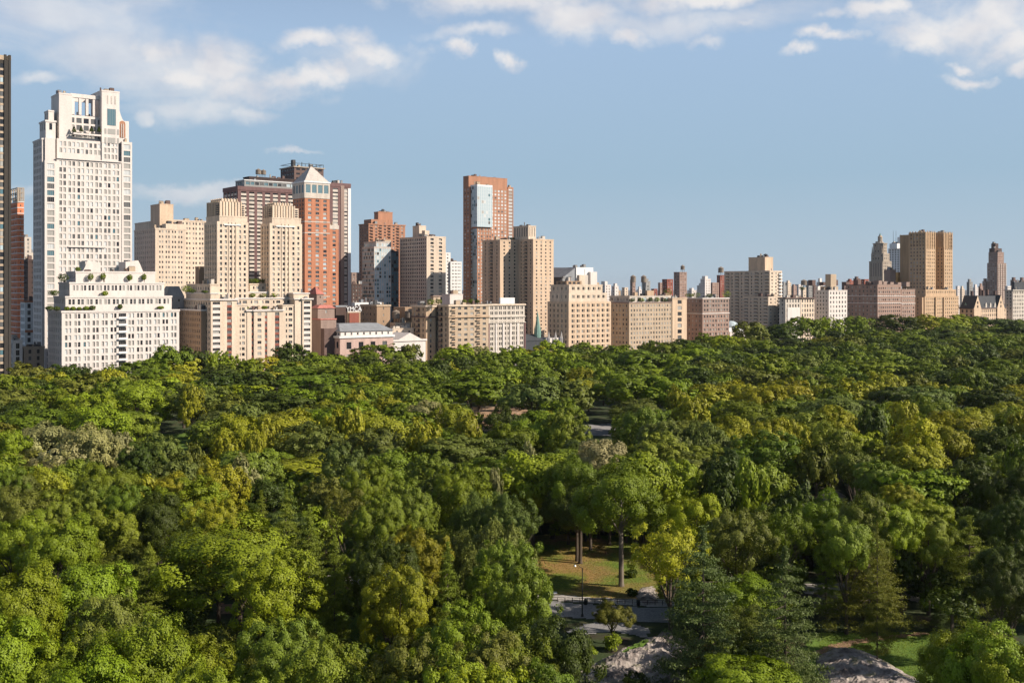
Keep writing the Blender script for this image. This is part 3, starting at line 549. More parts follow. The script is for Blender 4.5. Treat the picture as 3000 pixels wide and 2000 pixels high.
eX = st(4.0, [(0, 2.2)], 3.2, 1.9, g=(0, .1, .3, .6, 0, 0), m=.6, frame='white', rec=.15)
B1 = b.box(1357, 1376, 1487, 547, E=eX, S=st(4.6, [(0, 1.9)], 3.2, 1.8, g=(.1, .3, .4, .2, 0, 0), m=.5, frame='white'), mat='clay')
B2 = b.box(1357, 1373, 1486, 515, W=833, E=None, S=None, on=B1, part='crown', cor=(.1, .4))
g1 = st(2.4, [(0, 2.3)], 3.2, 2.75, g=(.0, .02, .08, .18, .05, .67), m=.1, rec=.05, sp='glass_silver', frame='white'); g2 = st(2.4, [(0, 2.2)], 3.2, 2.7, g=(.06, .04, 0, .08, .16, .66), m=.1, rec=.05, sp='glass_silver', frame='frame_dark')
B3 = b.box(1378, 1398, 1443, 540, W=820, E=g1, S=g2, zb=Zy(664, 820, Nx(1398, 820)), part='glass_bay', mat='white', back=True); B3b = b.box(1377, 1398, 1441, 664, W=822, E=st(3.4, [(0, 1.8)], 3.2, 1.9, g=(0, .2, .6, .2, 0, 0), m=.4), S=g2, part='lower_bay', mat='clay')
B4 = b.box(None, 1488, 1504, 548, W=836, E=st(9, [(0, 6.8)], 3.2, 1.8, g=(0, 0, .1, .9, 0, 0), m=.2, sp='rose'), depth=16, part='balcony_bay'); b.finish()
b = B_('apartment_tower', 'tan brick tower pair with stacked balconies and box crown beside the slim red tower', 'building', 'cream_warm', 1465, 720)
sQ = st(6.5, [(0, 1.4)], 2.95, 1.6, g=(.8, .1, .1, 0, 0, 0), m=.6, bal=2, bo=1, bw=4.2, balm='greige', rec=.5); eQ = st(4.6, [(0, 1.4)], 2.95, 1.5, g=(.6, .15, .25, 0, 0, 0), m=1.2, rec=.25)
B1 = b.box(1413, 1465, 1520, 702, E=st(5, [(0, 1.6)], 2.95, 1.5, g=(.7, .1, .2, 0, 0, 0), m=1.5), S=sQ, mat='cream_warm', cor=(.15, .9))
B2 = b.box(1505, 1562, 1622, 700, W=700, E=eQ, S=sQ, mat='cream_warm', cor=(.15, .9), part='front_tower')
B3 = b.box(1504, 1548, 1570, 661, W=708, E=st(2.2, [(0, .6)], 30, 7.5, g=(.3, .7, 0, 0, 0, 0), m=.3, top=1.4, bot=.5), S=st(3.4, [(0, 1.2)], 30, 7.5, g=(.5, .5, 0, 0, 0, 0), m=.5, top=1.4, bot=.5), on=B2, part='crown', mat='cream', cor=(.25, .6)); b.finish()
# avenue front, middle
b = B_('apartment_building', 'tan brick avenue building with stacked balconies and dark courtyard, left of the joined pair', 'building', 'beige', 1315, 600)
eM = st(5.0, [(0, 2.6)], 3.5, 1.7, g=(.3, .3, .4, 0, 0, 0), m=1, bal=4, bo=0, bw=3.0, balm='tan', rec=.3); sM = st(5, [(0, 1.4)], 3.5, 2, g=(.7, .2, .1, 0, 0, 0), bal=3, bo=1, bw=2.4, balm='brown')
B1 = b.box(1272, 1315, 1431, 893, E=eM, S=sM, cor=(.7, 1), corm='cream', mat='beige')
B2 = b.box(1206, 1248, 1276, 895, W=612, E=sM, S=sM, cor=(.7, 1), corm='cream', mat='tan', part='south_wing')
z = Zy(931, 600, B1['n0']); b.band(B1, z, .9, .9, 'tan', 'balcony_course'); b.band(B2, z, .9, .9, 'brown', 'balcony_course')
b.abox(B1['n0']-9, B1['n0']+2, 640, 655, b.gz, B1['z1']-2, 'tan_brick', 'rear_wall'); b.finish()
b = B_('rooftop_house', 'small stone roof house standing on the south wing of the tan brick avenue building', 'building', 'greige', 1225, 622)
b.box(1262, 1270, 1290, 866, W=624, zb=46, E=st(4, [(0, 1)], 5, 1.6, g=(1, 0, 0, 0, 0, 0)), S=None, mat='beige', cor=(.6, .6), corm='rose'); b.finish()
b = B_('apartment_building', 'pale ornate avenue building with white penthouse, right one of the joined pair', 'building', 'pale_stone', 1431, 601)
eN = st(3.5, [(-.7, .95), (.7, .95)], 3.5, 2.1, g=(.62, .2, .18, 0, 0, 0), m=.8, rec=.3)
B1 = b.box(None, 1431.5, 1537, 891, E=eN, depth=30, cor=(.7, 1.0), corm='cream', mat='pale_stone')
B2 = b.box(1462, 1466, 1508, 872, W=606, E=st(3.6, [(0, 1.9)], 8, 3.8, g=(.6, .2, .2, 0, 0, 0), m=.5, top=1.2), S=None, on=B1, mat='white', part='penthouse')
for yy in (930, 947): b.band(B1, Zy(yy, 601, B1['n0']), .5, .6, 'pale_stone', 'string_course')
for k in range(6):
    n = B1['n0']+(B1['n1']-B1['n0'])*k/5; b.abox(n-.6, n+.6, 600.5, 601, b.gz, Zy(948, 601, B1['n0']), 'limestone' if k % 5 else 'purple_brown', 'pier')
b.finish()
# church
b = B_('church', 'grey roofed stone church with slim green copper spire and small white pinnacles', 'church', 'slate', 1560, 602)
B1 = b.box(None, 1539, 1600, 998, E=None, depth=20, mat='slate'); b.pyramid(B1, B1['z1']-.3, B1['z1']+4, 'slate', o=.4, fr=.05, ridge=.8)
n = Nx(1575, 608); m = b.mb('spire'); zt = Zy(910, 608, n); zz = Zy(968, 608, n)
m.cyl(n-b.N0, 608-b.W0, zz-b.gz, zt-b.gz, 2.2, .05, 'copper', 8); m.cyl(n-b.N0, 608-b.W0, -1, zz-b.gz+.2, 2.5, 2.3, 'copper', 8)
for a in range(4): m.cyl(n-b.N0+2.2*math.cos(a*1.571+.78), 608-b.W0+2.2*math.sin(a*1.571+.78), zz-b.gz-3, zz-b.gz+4, .5, .03, 'copper', 5)
for px in (1608, 1628, 1645):
    m = b.mb('pinnacle#%d' % px); n = Nx(px, 601); m.cyl(n-b.N0, 601-b.W0, Zy(992, 601, n)-b.gz, Zy(970, 601, n)-b.gz, 1.3, .05, 'limestone', 4); m.cyl(n-b.N0, 601-b.W0, -1, Zy(992, 601, n)-b.gz, 1.2, 1.2, 'limestone', 4)
b.box(None, 1600, 1650, 990, W=606, E=None, depth=14, mat='limestone', part='chapel'); b.finish()
# cream stepped building
b = B_('apartment_building', 'cream stone avenue building stepping back on both sides, with dark square windows', 'building', 'cream_warm', 1666, 600)
eP = st(4.6, [(0, 1.7), (1.6, .6)], 3.75, 2.2, g=(.6, .15, .25, 0, 0, 0), m=1.2, rec=.4); sP = st(4.6, [(0, 1.4)], 3.75, 2.2, g=(.55, .3, .15, 0, 0, 0))
B1 = b.box(1604, 1666, 1790, 884, E=eP, S=sP, mat='cream_warm'); B2 = b.box(1611, 1666.5, 1778, 858, W=601, E=eP, S=sP, on=B1, mat='cream', part='upper_storeys'); B3 = b.box(1614, 1667, 1765, 834, W=602.2, E=eP, S=sP, on=B2, mat='cream', part='upper_storeys', cor=(.2, .6))
for (xs, yt, k) in ((1599, 893, 2.5), (1594, 917, 5), (1589, 942, 7.5), (1584, 966, 10)):
    n = Nx(1632, 640)-k*1.1; b.abox(n, B1['n0']+1, B1['w0']+16, B1['w1']-1, b.gz, Zy(yt, 640, n), 'tan', 'south_steps')
B4 = b.box(1690, 1697, 1713, 806, W=612, E=None, S=None, on=B3, mat='cream', part='bulkhead'); B5 = b.box(1630, 1660, 1704, 823, W=608, E=st(4, [(0, 2.6)], 5, 1.8, g=(1, 0, 0, 0, 0, 0), top=.6), S=st(4, [(0, 2.6)], 5, 1.8, g=(1, 0, 0, 0, 0, 0), top=.6), on=B3, mat='tan_brick', part='penthouse'); b.finish()
b = B_('exhibition_hall', 'big grey sloped metal roof and bright white end block rising behind the cream stepped building', 'building', 'white', 1688, 760)
B1 = b.box(1600, 1688, 1738, 783, E=st(12, [(0, .6)], 12, 9, g=(0, .5, .5, 0, 0, 0)), S=None, mat='white'); m = b.mb('sloped_roof'); n0 = B1['n0']-.2
m.quad(b.L(n0, 761, B1['z1']-.3), b.L(n0, B1['w1']+4, B1['z1']+.5), b.L(n0-14, B1['w1']+4, B1['z1']-9), b.L(n0-14, 761, B1['z1']-9), 'zinc'); m.quad(b.L(n0-14, B1['w1']+4, B1['z1']-9), b.L(n0-14, 761, B1['z1']-9), b.L(n0-14, 761, b.gz), b.L(n0-14, B1['w1']+4, b.gz), 'dark_grey')
m.quad(b.L(n0, 761, B1['z1']-.3), b.L(n0-14, 761, B1['z1']-9), b.L(n0-14, 761, b.gz), b.L(n0, 761, b.gz), 'zinc')
b.abox(B1['n0']+3, B1['n0']+11, 756, 760, b.gz, B1['z1']-7, 'pale_stone', 'annex'); b.abox(B1['n0']+15, B1['n0']+23, 757, 760, b.gz, B1['z1']-4, 'limestone', 'annex'); b.finish()
b = B_('apartment_building', 'long tan avenue building with dark shaded left side and planted roof terrace', 'building', 'beige', 1842, 600)
eV = st(2.9, [(0, 1.3)], 3.45, 1.9, g=(.12, .5, .38, 0, 0, 0), m=1, rec=.2); sV = st(3.4, [(0, 1.4)], 3.45, 1.9, g=(.4, .3, .3, 0, 0, 0))
B1 = b.box(1790, 1843, 1970, 886, E=eV, S=sV, mat='beige', cor=(.3, .7), corm='rose'); B2 = b.box(None, 1970, 2012, 873, W=599.4, E=st(9, [(0, 4.5)], 4.6, 3, g=(.5, .2, .3, 0, 0, 0), m=1), depth=28, mat='cream_warm', cor=(.4, .7), part='end_bay')
B3 = b.box(1786, 1844, 1966, 867, W=604, E=st(6, [(0, 3.4)], 6, 3, g=(.3, .2, .3, 0, .1, .1), m=1, top=1.2), S=sV, on=B1, mat='pale_stone', part='penthouse', cor=(.2, .4))
for (x0, x1, yt) in ((1896, 1916, 851), (1950, 1962, 858), (1860, 1868, 856)): b.box(x0-6, x0, x1, yt, W=612, E=None, S=None, on=B3, mat='tan', part='bulkhead')
b.finish()
b = B_('apartment_building', 'red brick avenue building with cream upper storeys and planted roof', 'building', 'pink_brick', 2058, 600)
eY = st(3.4, [(0, 1.7)], 3.5, 2.0, g=(.3, .3, .4, 0, 0, 0), m=.8)
B1 = b.box(2011, 2058, 2136, 918, E=eY, S=st(3.4, [(0, 1.2)], 3.5, 1.8, g=(.4, .2, .4, 0, 0, 0)), mat='pink_brick', cor=(.4, .5), corm='limestone'); B2 = b.box(2011, 2058.3, 2136, 873, W=600.3, E=eY, S=st(3.4, [(0, 1.2)], 3.5, 1.8, g=(.4, .2, .4, 0, 0, 0)), on=B1, mat='rose', part='upper_storeys', cor=(.3, .7), corm='limestone'); b.finish()
b = B_('apartment_tower', 'greyish tan tower with rows of balconies and tall square rooftop block', 'building', 'greige', 2255, 625)
sZ = st(5.4, [(0, 1.6)], 2.95, 1.4, g=(.5, .3, .2, 0, 0, 0), m=.6, bal=2, bo=0, bw=4.6, balm='pale_stone', rec=.6); eZ = st(4.6, [(0, 1.8)], 2.95, 1.4, g=(.5, .2, .3, 0, 0, 0), m=.6, bal=3, bo=2, bw=3.6, balm='white')
B1 = b.box(2122, 2255, 2291, 793, E=eZ, S=sZ, mat='cream', cor=(.1, .8)); B2 = b.box(2193, 2241, 2265, 753, W=632, E=st(5, [(0, 1.2)], 4, 1.6, g=(1, 0, 0, 0, 0, 0), top=11), S=st(5, [(0, 1.2)], 4, 1.6, g=(1, 0, 0, 0, 0, 0), top=11), on=B1, mat='cream_warm', part='crown', cor=(.1, .8)); B3 = b.box(2177, 2251, 2290, 869, W=617, E=eZ, S=sZ, mat='cream', cor=(.1, .5), part='front_block'); b.finish()
b = B_('synagogue', 'pale blue ribbed dome with white gabled hall just above the trees', 'building', 'white', 2140, 604)
B1 = b.box(None, 2138, 2186, 972, E=None, depth=16, mat='limestone'); b.pyramid(B1, B1['z1']-.2, B1['z1']+3, 'white', o=.4, fr=.02, ridge=.7)
m = b.mb('dome'); n = Nx(2142, 616); w = 616; zb = Zy(966, w, n); rr = 7.5
for i in range(6):
    a0, a1 = i*math.pi/12, (i+1)*math.pi/12; m.cyl(n-b.N0, w-b.W0, zb-b.gz+rr*math.sin(a0), zb-b.gz+rr*math.sin(a1), rr*math.cos(a0), rr*math.cos(a1)+.01, 'dome_blue', 16, cap=False)
m.cyl(n-b.N0, w-b.W0, -1, zb-b.gz, rr, rr, 'dome_blue', 16); m = b.mb('cupola')
for k in range(3): m.cyl(Nx(2158+k*6, 606)-b.N0, 6, zb-b.gz-6, zb-b.gz+2-k*1.5, .7, .2, 'copper', 6)
b.finish()
b = B_('apartment_building', 'ornate cream avenue building with heavy dark cornice and blank pale panel', 'building', 'pale_stone', 2302, 600)
eU = st(3.6, [(0, 1.7)], 4.1, 2.6, g=(.45, .2, .35, 0, 0, 0), m=.6)
B1 = b.box(2283, 2301, 2345, 872, E=eU, S=sV, mat='pale_stone', cor=(1, .8), corm='brown'); B2 = b.box(None, 2346, 2386, 872, E=eU, depth=26, mat='cream', cor=(1.2, .8), corm='brown', part='right_half'); b.abox(Nx(2306, 600), Nx(2343, 600), 599.5, 600, b.gz, Zy(896, 600, 900), 'limestone', 'blank_panel'); b.finish()
b = B_('apartment_building', 'pale pink stone avenue building with narrow square tower on its roof', 'building', 'limestone', 2428, 600)
B1 = b.box(2388, 2428, 2482, 850, E=st(4.2, [(0, 1.7)], 4.0, 2.1, g=(.5, .2, .3, 0, 0, 0), m=.6), S=sV, mat='limestone', cor=(.2, .6)); B2 = b.box(2418, 2434, 2450, 803, W=612, E=None, S=None, on=B1, mat='beige', part='tower'); b.abox(B2['n0']-2, B2['n1']+1.5, 611, 622, B1['z1']-1, B2['z1']-11, 'beige', 'tower'); b.box(2392, 2396, 2416, 838, W=640, E=None, S=None, mat='limestone', part='bulkhead', zb=30); b.finish()
b = B_('apartment_building', 'massive purple brown brick avenue building with dark shaded left side and turreted roofline', 'building', 'rose', 2571, 600)
eJ = st(3.4, [(0, 1.6)], 3.6, 2.0, g=(.35, .35, .3, 0, 0, 0), m=.8, top=2.5); sJ = st(3.8, [(0, 1.5)], 3.6, 2.0, g=(.35, .25, .4, 0, 0, 0))
B1 = b.box(2478, 2571, 2640, 833, E=eJ, S=sJ, mat='pink_brick', cor=(.2, .6), corm='rose'); B2 = b.box(None, 2641, 2681, 847, W=600.4, E=eJ, depth=30, mat='pink_brick', cor=(.2, .6), corm='rose')
for (x, y) in ((2574, 822), (2588, 824), (2608, 826), (2630, 827), (2655, 826)): b.abox(Nx(x, 601), Nx(x, 601)+5.5, 600.8, 607, B1['z1']-2, Zy(y, 601, Nx(x, 601)), 'rose', 'turret')
for i in range(6): w = B1['w0']+8+i*13; b.abox(B1['n0']-.2, B1['n0']+5, w, w+5, B1['z1']-1, B1['z1']+2.5+(i % 2)*2, 'brown', 'turret')
for yy in (868, 889): b.band(B1, Zy(yy, 600, B1['n0']), .6, .3, 'limestone', 'stone_band'); b.band(B2, Zy(yy+1, 600, B2['n0']), .6, .3, 'limestone', 'stone_band')
b.finish()
b = B_('apartment_tower', 'stepped beige tower topped by round lantern with pointed cap', 'building', 'greige', 2586, 760)
B1 = b.box(2546, 2586, 2612, 765, E=sV, S=st(3.4, [(0, .9)], 40, 16, g=(.5, .5, 0, 0, 0, 0), top=2), mat='greige', cor=(.3, .6)); B2 = b.box(2552, 2588, 2606, 742, W=762, E=sV, S=sV, on=B1, part='upper_storeys'); B3 = b.box(2558, 2588, 2599, 712, W=764, E=sV, S=sV, on=B2, part='upper_storeys', cor=(.5, .8))
cn, cw = (B3['n0']+B3['n1'])/2-b.N0, (B3['w0']+B3['w1'])/2-b.W0; m = b.mb('lantern'); z3 = B3['z1']-b.gz
m.cyl(cn, cw, z3-.5, z3+2, 5.5, 3.4, 'greige', 10); m.cyl(cn, cw, z3+2, z3+7, 2.9, 2.7, 'greige', 10); m.cyl(cn, cw, z3+7, z3+9.5, 3.2, 1.4, 'beige', 10); m.cyl(cn, cw, z3+9.5, z3+12.5, 1.3, .1, 'copper', 8)
for (dn, dw) in ((-5.5, -6), (-5.5, 7), (4, -6)): m.cyl(cn+dn, cw+dw, z3-13, z3-3.5, 1.1, .2, 'greige', 6)
b.finish()
b = B_('apartment_tower', 'white slab tower with two thin antenna masts behind the beige lantern tower', 'building', 'white', 2636, 860)
B1 = b.box(2602, 2637, 2660, 727, E=st(4, [(0, 2)], 3.2, 1.5, g=(.5, .2, .3, 0, 0, 0)), S=st(4, [(0, 2)], 3.2, 1.7, g=(.7, .3, 0, 0, 0, 0)), mat='white'); B2 = b.box(2629, 2652, 2661, 694, W=866, E=None, S=None, on=B1, part='crown'); B3 = b.box(2606, 2628, 2640, 713, W=862, E=None, S=None, on=B1, part='crown')
m = b.mb('antenna')
for px in (2617, 2625): m = b.mb('antenna#%d' % px); n = Nx(px, 880); m.cyl(n-b.N0, 20, B1['z1']-b.gz-1, Zy(676, 880, n)-b.gz, .35, .15, 'metal_dark', 5)
b.finish()
b = B_('brick_block', 'purple brown windowless brick bulkhead block in front of the beige lantern tower', 'building', 'rose', 2608, 650)
b.box(2590, 2608, 2624, 790, E=None, S=None, mat='rose', cor=(.1, .6)); b.finish()
b = B_('brick_block', 'small ochre rooftop block right of the purple brown bulkhead', 'building', 'ochre', 2635, 660)
b.box(2627, 2630, 2656, 812, E=None, S=None, mat='ochre'); b.abox(Nx(2632, 662), Nx(2639, 662), 662, 668, b.gz, Zy(797, 662, 1000), 'ochre', 'wall'); b.finish()
b = B_('apartment_tower', 'golden brick twin towered building with fluted corners on a stepped base', 'building', 'gold_stone', 2709, 605)
eG = st(3.4, [(0, 1.2)], 3.5, 2.0, g=(.35, .4, .25, 0, 0, 0), m=.8, pier='gold_stone', sp='gold_stone'); sG2 = st(3.6, [(0, 1.3)], 3.5, 1.9, g=(.45, .35, .2, 0, 0, 0), sp='gold_stone')
B1 = b.box(2680, 2709, 2808, 868, E=eG, S=sG2, mat='gold_stone', cor=(.2, .6)); B2 = b.box(2683, 2712, 2801, 848, W=609, E=eG, S=sG2, on=B1, mat='gold_stone', part='upper_storeys')
T1 = b.box(2662, 2712, 2741, 680, W=620, E=eG, S=sG2, zb=30, part='tower', cor=(.1, .5)); T2 = b.box(2741, 2766, 2791, 683, W=620, E=eG, S=sG2, zb=30, part='tower', cor=(.1, .5)); b.abox(T1['n1']-1, T2['n0']+1, 634, 660, 30, T1['z1']-1, 'gold_dark', 'link')
for T in (T1, T2):
    for i in range(5): n = T['n0']+(T['n1']-T['n0'])*(.15+.75*i/4); b.abox(n-.4, n+.4, 619.4, 620, T['z1']-16, T['z1']+1.5, 'gold_stone', 'fin')
    for i in range(6): w = T['w0']+(T['w1']-T['w0'])*(.08+.82*i/5); b.abox(T['n0']-.6, T['n0'], w-.5, w+.5, T['z1']-14, T['z1']+1.2, 'gold_stone', 'fin')
for x in (2712, 2752, 2776): n = Nx(x, 600); b.abox(n, n+2.2, 603.8, 605, b.gz, B1['z1']-1, 'gold_stone', 'pier')
b.finish()
b = B_('apartment_tower', 'distant tapering dark red brick tower with balconies and dark cap, at the far right', 'building', 'rose', 2920, 1000)
B1 = b.box(2892, 2922, 2948, 770, E=st(4, [(0, 2.2)], 3.2, 1.4, g=(.2, .2, .6, 0, 0, 0), bal=2, bo=0, bw=3, balm='pale_stone'), S=st(4, [(0, 2)], 3.2, 1.5, g=(.2, .3, .5, 0, 0, 0)), mat='pink_brick'); B2 = b.box(2896, 2923, 2941, 738, W=1004, E=st(4, [(0, 2.2)], 3.2, 1.4), S=st(4, [(0, 2)], 3.2, 1.5), on=B1, part='upper_storeys', mat='pink_brick'); B3 = b.box(2898, 2914, 2935, 727, W=1010, E=None, S=None, on=B2, mat='brick_dark', part='cap'); b.box(2904, 2916, 2925, 713, W=1014, E=None, S=None, on=B3, mat='brick_dark', part='cap'); b.finish()
b = B_('gabled_building', 'yellow brick avenue building with steep slate roofs, tall pointed gables and dormers', 'building', 'cream_warm', 2854, 600)
eD = st(3.6, [(0, 1.6)], 4.4, 2.8, g=(.5, .3, .2, 0, 0, 0), m=.8)
B1 = b.box(2811, 2854, 2948, 903, E=eD, S=st(4, [(0, 1.8)], 4.4, 2.8, g=(.8, .1, .1, 0, 0, 0)), mat='cream_warm', cor=(.5, .8), corm='brown')
b.pyramid(B1, B1['z1'], B1['z1']+12.5, 'slate', o=.2, fr=.45, ridge=.8)
for (x0, x1, yp) in ((2854, 2875, 866), (2922, 2943, 864)):
    m = b.mb('gable#%d' % x0)
    n0, n1 = Nx(x0, 599), Nx(x1, 599); zb = B1['z1']-b.gz; zt = Zy(yp, 599, n0)-b.gz; nm = (n0+n1)/2-b.N0; a, c = n0-b.N0, n1-b.N0
    m.tri((a, -1, zb), (c, -1, zb), (nm, -1, zt), 'cream_warm'); m.quad((a, -1, -1), (c, -1, -1), (c, -1, zb), (a, -1, zb), 'cream_warm'); m.quad((a, -1, zb), (nm, -1, zt), (nm, 14, zt), (a, 14, zb), 'slate'); m.quad((c, -1, zb), (nm, -1, zt), (nm, 14, zt), (c, 14, zb), 'slate')
    m.quad((a, -1, -1), (a, .5, -1), (a, .5, zb), (a, -1, zb), 'cream_warm'); m.quad((c, -1, -1), (c, .5, -1), (c, .5, zb), (c, -1, zb), 'cream_warm')
    for dz in (2, 6): b.win.append(('E', n0+(n1-n0)*.42, n0+(n1-n0)*.42+2, B1['z1']+dz-1.5, B1['z1']+dz+1, 598.9, 0, 'frame_dark'))
for x in (2884, 2897, 2910): m = b.mb('dormer#%d' % x); n = Nx(x, 602)-b.N0; z = B1['z1']-b.gz; m.box(n-1.3, n+1.3, 0, 6, z-1, z+3.2, 'pale_stone'); m.tri((n-1.5, -.1, z+3.2), (n+1.5, -.1, z+3.2), (n, -.1, z+6), 'pale_stone')
for k in range(4): m = b.mb('dormer#%d' % k); w = 8+k*11; m.box(-.1, 5, w, w+2.6, z-1, z+3.2, 'pale_stone'); m.tri((-.2, w, z+3.2), (-.2, w+2.6, z+3.2), (-.2, w+1.3, z+6), 'copper')
for (x, w, y) in ((2848, 640, 852), (2880, 612, 850), (2893, 615, 848), (2915, 614, 852), (2872, 640, 846)): m = b.mb('chimney#%d' % x); n = Nx(x, w)-b.N0; m.box(n-1, n+1, w-b.W0-1, w-b.W0+1.5, B1['z1']-b.gz, Zy(y, w, n+b.N0)-b.gz, 'brown')
b.finish()
b = B_('apartment_building', 'pale grey avenue building with ornate frieze, cut by the right edge of the photo', 'building', 'pale_stone', 2966, 600)
B1 = b.box(2944, 2967, 3080, 849, E=eU, S=sV, mat='pale_stone', cor=(.9, .9)); B2 = b.box(2964, 2972, 3080, 826, W=606, E=None, S=None, on=B1, mat='slate', part='mansard'); b.finish()
# slim antennas, small distant blocks along the skyline
names = [('red brick', 'red_brick'), ('tan', 'tan'), ('white', 'limestone'), ('grey', 'grey'), ('pink brick', 'pink_brick'), ('cream', 'cream'), ('brown', 'brown'), ('pale stone', 'pale_stone')]
far = [(1738, 1762, 836, 1), (1758, 1790, 834, 2), (1792, 1812, 838, 2), (1800, 1818, 852, 1), (1822, 1840, 842, 5), (1846, 1862, 820, 4), (1866, 1880, 848, 2), (1881, 1905, 824, 3), (1908, 1926, 846, 0), (1928, 1941, 828, 4), (1940, 1972, 818, 0), (1974, 2012, 797, 4), (2016, 2040, 850, 2), (2042, 2070, 836, 2),
       (2052, 2082, 817, 2), (2072, 2106, 828, 4), (2100, 2122, 806, 0), (2060, 2075, 842, 3), (2288, 2304, 836, 3), (2300, 2318, 828, 5), (2318, 2334, 838, 4), (2330, 2352, 833, 2), (2346, 2362, 842, 5), (2360, 2380, 832, 3), (2376, 2394, 836, 6), (2392, 2412, 826, 2), (2466, 2482, 826, 6), (2480, 2500, 822, 0),
       (2500, 2520, 816, 6), (2522, 2545, 818, 0), (2800, 2812, 838, 2), (2812, 2826, 846, 5), (2832, 2850, 826, 3), (2850, 2866, 842, 2), (2866, 2880, 838, 4), (2878, 2896, 824, 4), (2944, 2962, 838, 2), (2960, 2980, 820, 6), (2984, 3004, 822, 6), (1642, 1660, 820, 3), (1015, 1030, 800, 7)]
fr = random.Random(3)
for i, (x0, x1, y, m) in enumerate(far):
    Wq = fr.uniform(740, 1250); nm, mt = names[m]
    rel = 'left' if x0 < 2000 else ('middle' if x0 < 2500 else 'right')
    nb = min(BLD, key=lambda q: abs(q.xc-(x0+x1)/2) if q.name != 'distant_block' else 1e9)
    side = 'left' if (x0+x1)/2 < nb.xc else 'right'
    b = B_('distant_block', '', 'building', mt, x0+(x1-x0)*.45, Wq, group='small distant blocks along the skyline'); b.nb = nb; b.nm = nm; b.side = side
    sF_ = st(4, [(0, 1.9)], 3.4, 1.6, g=(.4, .3, .3, 0, 0, 0), m=.8)
    B1 = b.box(x0, x0+(x1-x0)*.45, x1, y, E=sF_, S=sF_, mat=mt, cor=(.2, .6))
    if fr.random() < .6: t = fr.uniform(.2, .5); b.box(x0+(x1-x0)*t*.5, x0+(x1-x0)*(.4+t*.2), x0+(x1-x0)*(.6+t*.4), y-fr.uniform(5, 11), W=Wq+5, E=None, S=None, on=B1, part='bulkhead')
    b.root['label'] = 'small %s skyline block %s the %s' % (nm, ('left of' if side == 'left' else 'right of'), ' '.join(nb.root['label'].split()[:5]).rstrip(','))
    b.finish()
seen = {}
for b in BLD:
    l = b.root['label']; seen.setdefault(l, []).append(b)
for l, q in seen.items():
    if len(q) > 1:
        q.sort(key=lambda z: z.xc)
        for k, z in enumerate(q): z.root['label'] = ['leftmost', 'second', 'third', 'fourth', 'fifth', 'sixth', 'seventh'][k]+' '+l
# rooftop water tanks
def tank(px, py, W, label, h=4.2, r=2.0):
    n = Nx(px, W); x, y = XY(W, n); zb = Zy(py, W, n)
    t = tag(empty('water_tank', (x, y, zb), PHI), label, 'water tank', 'rooftop water tanks')
    m = MB(); m.cyl(0, 0, 2.2, 2.2+h, r, r*.95, 'tank_wood', 12)
    for k in range(4): m.cyl(0, 0, 2.5+k*h/4, 2.6+k*h/4, r+.03, r+.03, 'metal_dark', 12, cap=False)
    m.build('tank', t); m = MB(); m.cyl(0, 0, 2.2+h, 3.7+h, r*1.1, .05, 'tank_wood', 12); m.build('conical_roof', t)
    for a in range(4):
        m = MB(); q = a*math.pi/2+.78; m.bar((r*.7*math.cos(q), r*.7*math.sin(q), -1.5), (r*.7*math.cos(q), r*.7*math.sin(q), 2.25), .13, .13, 'metal_dark', 5); m.build('leg', t)
for a in ((1160, 942, 640, 'round wooden water tank behind the stone hall, left one of two', 4.5, 2.6), (1197, 940, 640, 'round wooden water tank behind the stone hall, right one of two', 4.5, 2.6),
          (757, 518, 880, 'pale round water tank on the huge brown tower, left one of two', 3.4, 2.4), (772, 519, 880, 'pale round water tank on the huge brown tower, right one of two', 3, 2.2),
          (1855, 835, 640, 'dark water tank left of centre above the long tan avenue building', 4.5, 2.3), (1886, 835, 640, 'dark water tank above the middle of the long tan avenue building', 4.5, 2.3),
          (2112, 806, 660, 'dark water tank beside the greyish tan balcony tower', 4, 2.5), (2000, 797, 700, 'small water tank on the pink brick skyline block', 3, 2), (2355, 842, 700, 'dark water tank above the ornate cream avenue building', 4.5, 3)): tank(*a)
for (px, py, W, h, lab) in ((2243, 753, 640, 2, 'small round ventilator on top of the greyish tan balcony tower'),):
    n = Nx(px, W); x, y = XY(W, n); m = MB(); m.cyl(0, 0, -.6, h, 2, 1.8, 'dark_grey', 10); m.cyl(0, 0, h, h+1, 2.3, .3, 'dark_grey', 10); tag(m.build('ventilator', None, (x, y, Zy(py, W, n))), lab, 'ventilator')
